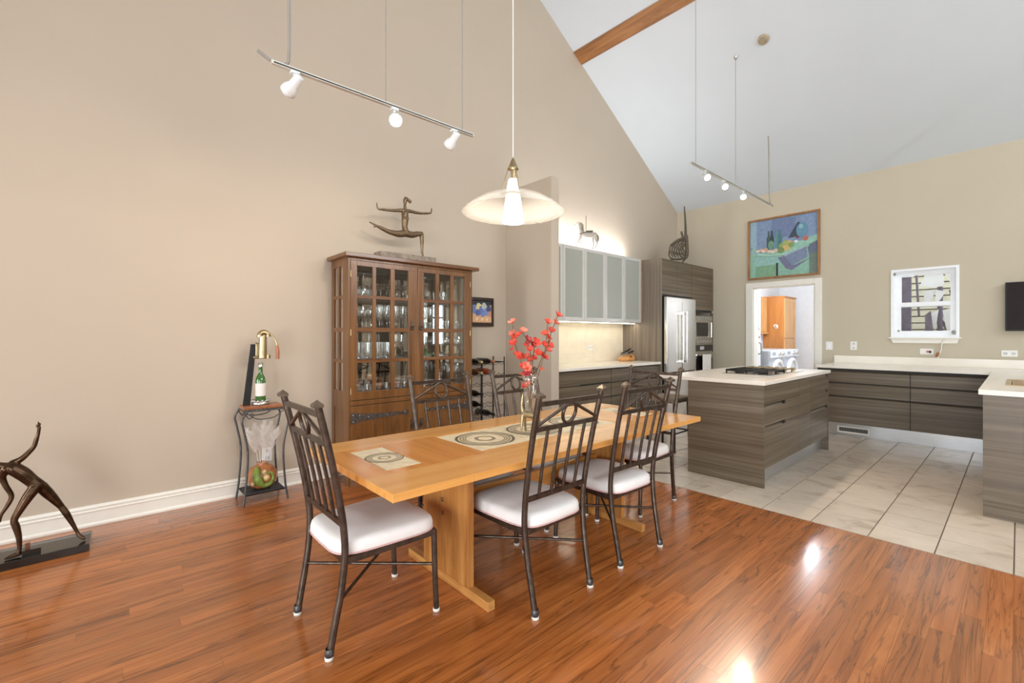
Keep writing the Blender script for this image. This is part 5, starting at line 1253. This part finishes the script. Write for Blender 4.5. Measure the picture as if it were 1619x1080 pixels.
lz = [onpot(math.radians(a), z) for a, z in ((-135, 0.265), (-128, 0.24), (-122, 0.20), (-112, 0.16), (-100, 0.135), (-80, 0.135), (-66, 0.16), (-62, 0.20), (-70, 0.225), (-82, 0.22))]
part(MB().tube(smooth_path(lz, 4), [0.016+0.016*math.sin(PI*min(1, i/16)) if i < 16 else 0.020-0.013*(i-16)/20 for i in range(37)], 8), 'lizard', 'lizard_green', vs_)
for a0, z0_, a1, z1_ in ((-126, 0.225, -142, 0.205), (-126, 0.225, -112, 0.235), (-108, 0.155, -122, 0.13), (-104, 0.15, -96, 0.175)):
    part(MB().tube([onpot(math.radians(a0), z0_), onpot(math.radians(a1), z1_)], [0.008, 0.005], 6), 'lizard_leg', 'lizard_green', vs_)
for a0, z0_, r_ in ((-88, 0.19, 0.026), (-95, 0.235, 0.02), (-140, 0.15, 0.02)):
    part(MB().ball(onpot(math.radians(a0), z0_, 0.96), r_, 8, 6), 'ornament', 'lizard_cream', vs_)
frn = random.Random(5)
for k, (ax, ay, h) in enumerate(((-0.10, -0.01, 0.30), (-0.045, 0.02, 0.33), (0.01, -0.02, 0.36), (0.06, 0.01, 0.33), (0.10, -0.015, 0.28))):
    pl = thing('pampas_plume', ['far left', 'second from left', 'middle', 'second from right', 'far right'][k]+' pale feathery plume standing in the terracotta vase', 'dried grass', (cxv, cyv, 0.28), group='pale plumes in the terracotta vase')
    part(MB().tube([(cxv+ax*0.1, cyv, 0.17), (cxv+ax*0.45, cyv+ay*0.5, 0.30+h*0.3), (cxv+ax*0.8, cyv+ay, 0.26+h*0.6)], 0.002, 5), 'stem', 'feather', pl)
    mbp = MB()
    for q_ in range(260):
        t = frn.random(); bx_ = cxv+ax*(0.5+0.6*t); by_ = cyv+ay*(0.5+0.5*t); bz_ = 0.30+h*(0.25+0.65*t)
        an_ = frn.uniform(0, 2*PI); ln_ = 0.025+0.05*math.sin(PI*min(1, t+0.15)); dx_, dy_ = math.cos(an_)*ln_*0.75, math.sin(an_)*ln_*0.5
        w_ = 0.0016
        mbp.add([(bx_-w_, by_, bz_), (bx_+w_, by_, bz_), (bx_+dx_+ax*0.1, by_+dy_, bz_+ln_)], [(0, 1, 2)])
    tag(part(mbp, 'fluff', 'feather', pl), kind='stuff')
# wine opener
wo = thing('wine_opener', 'brass lever wine opener on a black upright board', 'wine opener', (0.93, 4.03, 0.73))
part(MB().box(0.795, 1.07, 3.955, 4.115, 0.7305, 0.756), 'base_board', 'redwood', wo, bevel=0.004)
part(MB().prism([(0.812, 0.756), (0.862, 0.756), (0.905, 1.235), (0.868, 1.235)], 'Y', 4.05, 4.075), 'upright', 'dark_plastic', wo, bevel=0.003)
part(MB().lathe([(0.0, 0.756), (0.062, 0.756), (0.062, 0.766), (0.058, 0.79), (0.050, 0.79), (0.048, 0.766), (0, 0.766)], 20, (0.93, 4.03, 0)), 'bottle_rest', 'nickel', wo)
for k in range(12):
    part(MB().ball((0.93+0.058*math.cos(k*PI/6), 4.03+0.058*math.sin(k*PI/6), 0.788), 0.011, 6, 4), 'rest_bead', 'nickel', wo)
part(MB().tube([(0.945, 4.035, 1.125), (0.948, 4.035, 1.30)], [0.032, 0.028], 12), 'barrel', 'brass', wo)
part(MB().tube([(0.90, 4.06, 1.24), (0.925, 4.04, 1.225)], 0.012, 8).tube([(0.885, 4.06, 1.13), (0.985, 4.03, 1.13)], 0.012, 8), 'clamp_arm', 'brass', wo)
part(MB().tube(arc((0.955, 4.035, 1.30), 0.030, -0.2, PI+0.3, 10), 0.021, 8), 'yoke', 'brass', wo)
part(MB().tube(smooth_path([(0.97, 4.03, 1.335), (1.005, 4.01, 1.31), (1.035, 3.995, 1.25), (1.04, 3.99, 1.21)]), 0.006, 8), 'lever', 'brass', wo)
part(MB().tube([(1.038, 3.99, 1.225), (1.043, 3.985, 1.17), (1.043, 3.985, 1.115)], [0.011, 0.015, 0.013], 10), 'lever_grip', 'handle_wood', wo)
part(MB().tube([(0.905, 4.05, 1.145), (0.905, 4.05, 1.23)], 0.007, 8).tube([(0.985, 4.03, 1.12), (0.985, 4.03, 1.15)], 0.016, 8), 'screw', 'brass', wo)
wb = thing('wine_bottle', 'green wine bottle with white label standing in the wine opener', 'bottle', (0.93, 4.03, 0.767))
part(MB().lathe([(0.0, 0.767), (0.034, 0.767), (0.037, 0.775), (0.037, 0.945), (0.03, 0.975), (0.015, 1.005), (0.0135, 1.07), (0.016, 1.072), (0.016, 1.085), (0.0, 1.085)], 18, (0.93, 4.03, 0)), 'glass', 'bottle_green', wb)
part(MB().lathe([(0.0376, 0.825), (0.0376, 0.925)], 18, (0.93, 4.03, 0)), 'label', 'label_paper', wb)
part(MB().lathe([(0.016, 1.055), (0.0168, 1.086), (0.0, 1.087)], 12, (0.93, 4.03, 0)), 'capsule', 'nickel', wb)

# ------------------------------------------------------------------ bronze dancer on the floor
bd = thing('bronze_statue', 'bronze dancer statue leaning sideways on a black marble base', 'sculpture', (-0.35, 3.83, 0))
part(MB().prism([(-0.72, 3.735), (-0.063, 3.755), (-0.053, 4.00), (-0.72, 3.98)], 'Z', 0.0, 0.045), 'base', 'black_marble', bd, bevel=0.003)
part(MB().box(-0.345, -0.27, 3.785, 3.805, 0.0455, 0.075), 'plaque', 'black_marble', bd)
part(MB().box(-0.335, -0.315, 3.81, 3.83, 0.0455, 0.105), 'plaque_post', 'plaque_brass', bd)
Y = 3.835
def D(x, z, d=0): return (x, Y+d, z)
blob('figure', [
    [(D(-0.285, 0.425), 0.034), (D(-0.312, 0.460), 0.033), (D(-0.348, 0.508), 0.037), (D(-0.385, 0.545), 0.036), (D(-0.415, 0.562), 0.022), (D(-0.445, 0.578), 0.013)],
    [(D(-0.455, 0.585), 0.022), (D(-0.480, 0.600), 0.028), (D(-0.495, 0.612), 0.024)],
    [(D(-0.385, 0.572, .010), 0.020), (D(-0.352, 0.592), 0.016), (D(-0.325, 0.622), 0.0135), (D(-0.302, 0.655), 0.012), (D(-0.292, 0.695), 0.0115), (D(-0.283, 0.735), 0.008), (D(-0.281, 0.765), 0.009)],
    [(D(-0.412, 0.545, -.010), 0.020), (D(-0.424, 0.500), 0.016), (D(-0.412, 0.450), 0.0135), (D(-0.390, 0.390), 0.012), (D(-0.402, 0.345), 0.0115), (D(-0.428, 0.292), 0.008), (D(-0.436, 0.255), 0.008)],
    [(D(-0.298, 0.415, -.012), 0.030), (D(-0.325, 0.370, -.022), 0.027), (D(-0.352, 0.315, -.03), 0.021), (D(-0.376, 0.258, -.035), 0.0165), (D(-0.368, 0.215, -.035), 0.0175), (D(-0.358, 0.155, -.035), 0.0135), (D(-0.356, 0.090, -.035), 0.010), (D(-0.362, 0.066, -.036), 0.013)],
    [(D(-0.358, 0.062, -.036), 0.013), (D(-0.385, 0.058, -.042), 0.011), (D(-0.408, 0.054, -.048), 0.007)],
    [(D(-0.275, 0.415, .010), 0.031), (D(-0.245, 0.365, .018), 0.028), (D(-0.215, 0.315, .022), 0.022), (D(-0.190, 0.270, .025), 0.0165), (D(-0.168, 0.225, .022), 0.0175), (D(-0.142, 0.160, .018), 0.0125), (D(-0.122, 0.108, .014), 0.009), (D(-0.112, 0.082, .012), 0.010)],
    [(D(-0.118, 0.088, .012), 0.009), (D(-0.100, 0.068, .004), 0.011), (D(-0.088, 0.056, -.004), 0.008)]], 'bronze_statue', bd, 0.0035, 2)
for k, (dx, dz) in enumerate(((-0.012, 0.010), (-0.004, 0.026), (0.001, 0.020), (0.005, 0.016), (-0.013, -0.002))):
    part(MB().tube([(-0.280, Y, 0.768), (-0.280+dx*0.6, Y-0.004, 0.772+dz*0.6), (-0.280+dx, Y-0.006, 0.772+dz)], [0.0045, 0.0038, 0.0025], 6), 'finger', 'bronze_statue', bd)

# ------------------------------------------------------------------ vase of red flowers on the table
vx, vy, vz = 1.930, 1.985, TZ
va = thing('animal_vase', 'clear glass vase held by a bronze long-legged animal stand', 'vase', (vx, vy, vz))
def VV(u, d, z): return (vx+0.744*u+0.668*d, vy-0.668*u+0.744*d, vz+z)    # u across the view, d away from it
blob('animal_stand', [
    [(VV(-0.038, 0, 0.118), 0.022), (VV(0.0, 0, 0.110), 0.020), (VV(0.040, 0, 0.102), 0.021)],
    [(VV(-0.042, 0, 0.120), 0.017), (VV(-0.050, 0, 0.165), 0.011), (VV(-0.046, 0, 0.215), 0.008), (VV(-0.043, 0, 0.240), 0.005)],
    [(VV(-0.045, -.01, 0.110), 0.015), (VV(-0.052, -.02, 0.055), 0.008), (VV(-0.055, -.025, 0.004), 0.004)],
    [(VV(-0.035, .01, 0.110), 0.015), (VV(-0.030, .02, 0.055), 0.008), (VV(-0.025, .03, 0.004), 0.004)],
    [(VV(0.035, -.01, 0.095), 0.015), (VV(0.038, -.02, 0.050), 0.008), (VV(0.040, -.028, 0.004), 0.004)],
    [(VV(0.045, .01, 0.095), 0.015), (VV(0.062, .02, 0.050), 0.008), (VV(0.078, .03, 0.004), 0.004)],
    [(VV(0.050, 0, 0.110), 0.010), (VV(0.062, 0, 0.140), 0.005)]], 'vase_bronze', va, 0.0028, 2)
c0 = VV(0.0, 0, 0); 
part(MB().lathe([(0.0, 0.128), (0.026, 0.128), (0.032, 0.14), (0.038, 0.22), (0.048, 0.32), (0.054, 0.36), (0.051, 0.36), (0.045, 0.32), (0.034, 0.22), (0.028, 0.145), (0.0, 0.138)], 22, (c0[0], c0[1], vz)), 'glass_body', 'vase_glass', va)
frn = random.Random(9)
def blossom(mb, c, r, d):
    d = Vector(d).normalized(); u = d.orthogonal().normalized(); w = d.cross(u); c = Vector(c)
    n = 5
    for i in range(n):
        a = 2*PI*i/n+frn.uniform(-.2, .2); o_ = u*math.cos(a)+w*math.sin(a); s_ = w*math.cos(a)-u*math.sin(a)
        tip = c+d*r*0.85+o_*r*0.95; mid = c+d*r*0.62+o_*r*0.55
        mb.add([c, mid-s_*r*0.42, tip-s_*r*0.40, tip+o_*r*0.08, tip+s_*r*0.40, mid+s_*r*0.42], [(0, 1, 2, 3, 4, 5)], True)
        mb.add([c-d*0.001, mid-s_*r*0.42-d*0.0012, tip-s_*r*0.40-d*0.0012, tip+o_*r*0.08-d*0.001, tip+s_*r*0.40-d*0.0012, mid+s_*r*0.42-d*0.0012], [(5, 4, 3, 2, 1, 0)], True)
    mb.lathe([(0.0, -r*0.15), (r*0.14, 0), (r*0.12, r*0.2)], 6, tuple(c))
# branches: (label, path in view plane (u, z, d), blossoms (u, z, d, r, material))
BR = [('left arching branch of red silk flowers in the table vase', [(0.0, 0.16, 0), (-0.03, 0.36, 0), (-0.05, 0.42, 0), (-0.085, 0.52, .01), (-0.10, 0.60, .01), (-0.105, 0.66, 0)],
       [(-0.105, 0.665, 0, .026, 'petal_pink'), (-0.100, 0.60, -.01, .024, 'petal_pink'), (-0.092, 0.575, .02, .022, 'petal_red'), (-0.070, 0.59, -.01, .022, 'petal_red'), (-0.098, 0.545, .0, .026, 'petal_red'), (-0.10, 0.505, -.01, .024, 'petal_pink'), (-0.083, 0.475, .01, .020, 'petal_red'), (-0.065, 0.47, -.015, .022, 'petal_red'), (-0.048, 0.455, .01, .024, 'petal_red')]),
      ('left inner branch of dark red silk flowers in the table vase', [(0.01, 0.15, 0), (0.0, 0.34, .01), (0.005, 0.46, 0), (-0.015, 0.55, 0), (-0.045, 0.61, 0)],
       [(-0.045, 0.612, 0, .026, 'petal_pink'), (-0.018, 0.565, -.01, .024, 'petal_dark'), (-0.005, 0.545, .01, .022, 'petal_dark'), (-0.022, 0.53, 0, .020, 'petal_red'), (0.0, 0.505, -.01, .022, 'petal_red'), (-0.012, 0.46, .01, .024, 'petal_pink'), (0.008, 0.44, 0, .024, 'petal_red')]),
      ('middle branch of red silk flowers in the table vase', [(0.0, 0.15, .01), (0.01, 0.36, .01), (0.02, 0.47, .01), (0.03, 0.55, .01)],
       [(0.028, 0.545, -.01, .030, 'petal_red'), (0.010, 0.53, .0, .022, 'petal_dark'), (0.040, 0.535, .02, .024, 'petal_pink'), (0.044, 0.485, -.01, .024, 'petal_red'), (0.020, 0.45, .01, .020, 'petal_red')]),
      ('tall right branch of red silk flowers in the table vase', [(-0.01, 0.15, 0), (0.02, 0.30, 0), (0.06, 0.43, 0), (0.105, 0.52, 0), (0.125, 0.60, 0), (0.165, 0.71, 0)],
       [(0.165, 0.71, 0, .026, 'petal_red'), (0.150, 0.665, 0, .024, 'petal_pink'), (0.125, 0.615, -.01, .024, 'petal_red'), (0.105, 0.575, 0, .024, 'petal_red'), (0.110, 0.53, .01, .028, 'petal_red'), (0.102, 0.50, -.01, .026, 'petal_pink'), (0.070, 0.465, 0, .028, 'petal_red'), (0.085, 0.455, .015, .024, 'petal_red')]),
      ('short right branch with upright red buds in the table vase', [(0.0, 0.16, -.01), (0.045, 0.34, -.01), (0.085, 0.48, -.01), (0.098, 0.58, -.01), (0.105, 0.66, -.01)],
       [(0.105, 0.665, -.01, .026, 'petal_red'), (0.090, 0.595, -.02, .026, 'petal_red'), (0.080, 0.535, -.01, .022, 'petal_red'), (0.062, 0.385, -.03, .022, 'petal_pink')]),
      ('low cluster of pink silk flowers inside the table vase', [(0.0, 0.15, -.01), (-0.02, 0.28, -.02), (-0.03, 0.36, -.03), (-0.03, 0.40, -.03)],
       [(-0.038, 0.40, -.03, .028, 'petal_red'), (-0.015, 0.395, -.04, .028, 'petal_pink'), (-0.022, 0.365, -.05, .024, 'petal_dark'), (-0.045, 0.355, -.03, .022, 'petal_pink'), (-0.005, 0.36, -.03, .024, 'petal_red'), (-0.030, 0.285, -.015, .020, 'petal_red'), (-0.015, 0.30, -.02, .018, 'petal_pink')])]
for lab, path, bl in BR:
    f_ = thing('flower_branch', lab, 'flowers', c0, group='red silk flower branches in the table vase')
    part(MB().tube(smooth_path([VV(u, d, z) for u, z, d in path], 5), 0.0028, 6), 'stem', 'stem_brown', f_)
    for u, z, d, r_, m_ in bl:
        mb = MB(); p_ = Vector(VV(u, d, z))
        out = Vector((0.744*u*1.2+frn.uniform(-.1, .1)-0.08, -0.668*u*1.2+frn.uniform(-.1, .1)-0.08, 0.12+max(0, z-0.55)*1.2))
        blossom(mb, p_, r_, out); part(mb, 'blossom', m_, f_)

# ------------------------------------------------------------------ pendant lamp
pxl, pyl = 1.84, 2.04
pd = thing('pendant_lamp', 'white glass dish pendant lamp hanging over the dining table', 'lamp', (pxl, pyl, 2.0))
part(MB().tube([(pxl, pyl, 2.38), (pxl, pyl, ceil_z(pxl))], 0.0035, 6), 'cord', 'white_plastic', pd)
part(MB().lathe([(0.0, 2.375), (0.008, 2.37), (0.020, 2.34), (0.028, 2.318), (0.034, 2.312), (0.034, 2.306), (0.0, 2.304)], 18, (pxl, pyl, 0)), 'cap', 'brass', pd)
part(MB().tube([(pxl, pyl, 2.306), (pxl, pyl, 2.235)], [0.014, 0.010], 10), 'stem', 'brass', pd)
for a in (0.3, 0.3+2*PI/3, 0.3+4*PI/3):
    part(MB().tube([(pxl+0.030*math.cos(a), pyl+0.030*math.sin(a), 2.308), (pxl+0.075*math.cos(a), pyl+0.075*math.sin(a), 2.155)], 0.003, 6), 'suspension_wire', 'brass', pd)
part(MB().lathe([(0.026, 2.245), (0.030, 2.238), (0.042, 2.16), (0.066, 1.995), (0.067, 1.985), (0.064, 1.985), (0.040, 2.16), (0.028, 2.235)], 28, (pxl, pyl, 0)), 'glass_cone', 'glow_cone', pd)
part(MB().lathe([(0.046, 2.168), (0.12, 2.158), (0.20, 2.125), (0.27, 2.08), (0.305, 2.05), (0.308, 2.046), (0.305, 2.043), (0.265, 2.073), (0.197, 2.118), (0.118, 2.151), (0.046, 2.161)], 40, (pxl, pyl, 0)), 'glass_dish', 'shade_glass', pd)
part(MB().lathe([(0.05, 2.158), (0.075, 2.152), (0.072, 2.146), (0.048, 2.148)], 20, (pxl, pyl, 0)), 'collar', 'brass', pd)
part(MB().ball((pxl, pyl, 2.06), 0.028, 10, 8), 'bulb', 'bulb_glow', pd)
l = bpy.data.lights.new('pendant_bulb', 'POINT'); l.energy = 16; l.shadow_soft_size = 0.06; l.color = (1.0, 0.90, 0.75)
lo = bpy.data.objects.new('pendant_bulb', l); COL.objects.link(lo); lo.location = (pxl, pyl, 1.95); lo.parent = pd; lo.location = (0, 0, -0.05)

# ------------------------------------------------------------------ track lights
def track(lab, x0, x1, y, z, heads, rods, cord):
    t = thing('track_light', lab, 'track light', ((x0+x1)/2, y, z))
    part(MB().box(x0, x1, y-0.012, y+0.012, z-0.008, z+0.010), 'rail', 'track_metal', t, bevel=0.002)
    part(MB().box(x0+0.01, x1-0.01, y-0.0125, y-0.0119, z-0.004, z+0.003), 'rail_slot', 'dark_plastic', t)
    for rx_ in rods:
        part(MB().tube([(rx_, y, z+0.01), (rx_, y, ceil_z(rx_))], 0.003, 6), 'suspension_rod', 'cord_grey', t)
        part(MB().lathe([(0.0, ceil_z(rx_)-0.03), (0.014, ceil_z(rx_)-0.03), (0.02, ceil_z(rx_)+0.005)], 10, (rx_, y, 0)), 'ceiling_hook', 'nickel', t)
    part(MB().tube(smooth_path(cord, 5), 0.008, 8), 'power_cord', 'cord_grey', t)
    for hx, d, on, power in heads:
        d = Vector(d).normalized(); p = Vector((hx, y, z-0.008))
        part(MB().box(hx-0.02, hx+0.02, y-0.014, y+0.014, z-0.02, z-0.007), 'adapter', 'spot_white', t)
        piv = p+Vector((0, 0, -0.055))
        st_ = part(MB().tube([p, piv], 0.007, 8), 'lamp_arm', 'spot_white', t)
        u = d.orthogonal().normalized(); w = d.cross(u)
        def cone(prof, n=18):
            vs = []
            for r, h in prof:
                for j in range(n):
                    a = 2*PI*j/n; vs.append(piv+d*h+(u*math.cos(a)+w*math.sin(a))*r)
            return MB().add(vs, [(i*n+j, (i+1)*n+j, (i+1)*n+(j+1) % n, i*n+(j+1) % n) for i in range(len(prof)-1) for j in range(n)], True)
        hd = part(cone([(0.0, -0.048), (0.020, -0.046), (0.022, -0.04), (0.024, 0.012), (0.030, 0.022), (0.036, 0.036), (0.038, 0.060), (0.036, 0.066), (0.033, 0.064)]), 'lamp_head', 'spot_white', t)
        part(cone([(0.033, 0.062), (0.030, 0.070), (0.018, 0.077), (0.0, 0.079)]), 'bulb', 'bulb_glow' if on else 'spot_dead', hd)
        if power:
            l = bpy.data.lights.new('spot_bulb', 'SPOT'); l.energy = power; l.spot_size = 1.9; l.spot_blend = 0.8; l.shadow_soft_size = 0.03; l.color = (1.0, 0.80, 0.62)
            lo = bpy.data.objects.new('spot_bulb', l); COL.objects.link(lo); lo.parent = t
            lo.location = piv+d*0.085-Vector(((x0+x1)/2, y, z)); lo.rotation_euler = d.to_track_quat('-Z', 'Y').to_euler()
track('white track light hanging in front of the gable wall', 0.603, 1.825, 2.42, 2.628,
      [(0.712, (-0.35, 0.75, -0.55), False, 28), (1.257, (-0.20, -0.55, -0.42), True, 20), (1.672, (-0.05, 0.75, -0.45), False, 36)],
      (0.680, 1.202, 1.738), [(0.545, 2.42, 2.660), (0.56, 2.42, 2.652), (0.60, 2.42, 2.635), (0.645, 2.42, 2.628), (0.672, 2.42, 2.645), (0.684, 2.42, 2.70), (0.685, 2.42, 3.0), (0.682, 2.42, 4.0), (0.68, 2.42, ceil_z(0.68))])
track('nickel track light with three lit spots over the kitchen', 4.743, 7.115, 2.38, 3.185,
      [(5.085, (-0.35, -0.5, -0.5), True, 55), (5.566, (-0.45, -0.45, -0.5), True, 55), (6.15, (-0.6, -0.25, -0.55), True, 55)],
      (4.858, 5.914), [(7.21, 2.38, 3.18), (7.17, 2.38, 3.19), (7.10, 2.385, 3.24), (7.06, 2.38, 3.5), (7.05, 2.38, 3.9), (7.03, 2.38, ceil_z(7.03))])
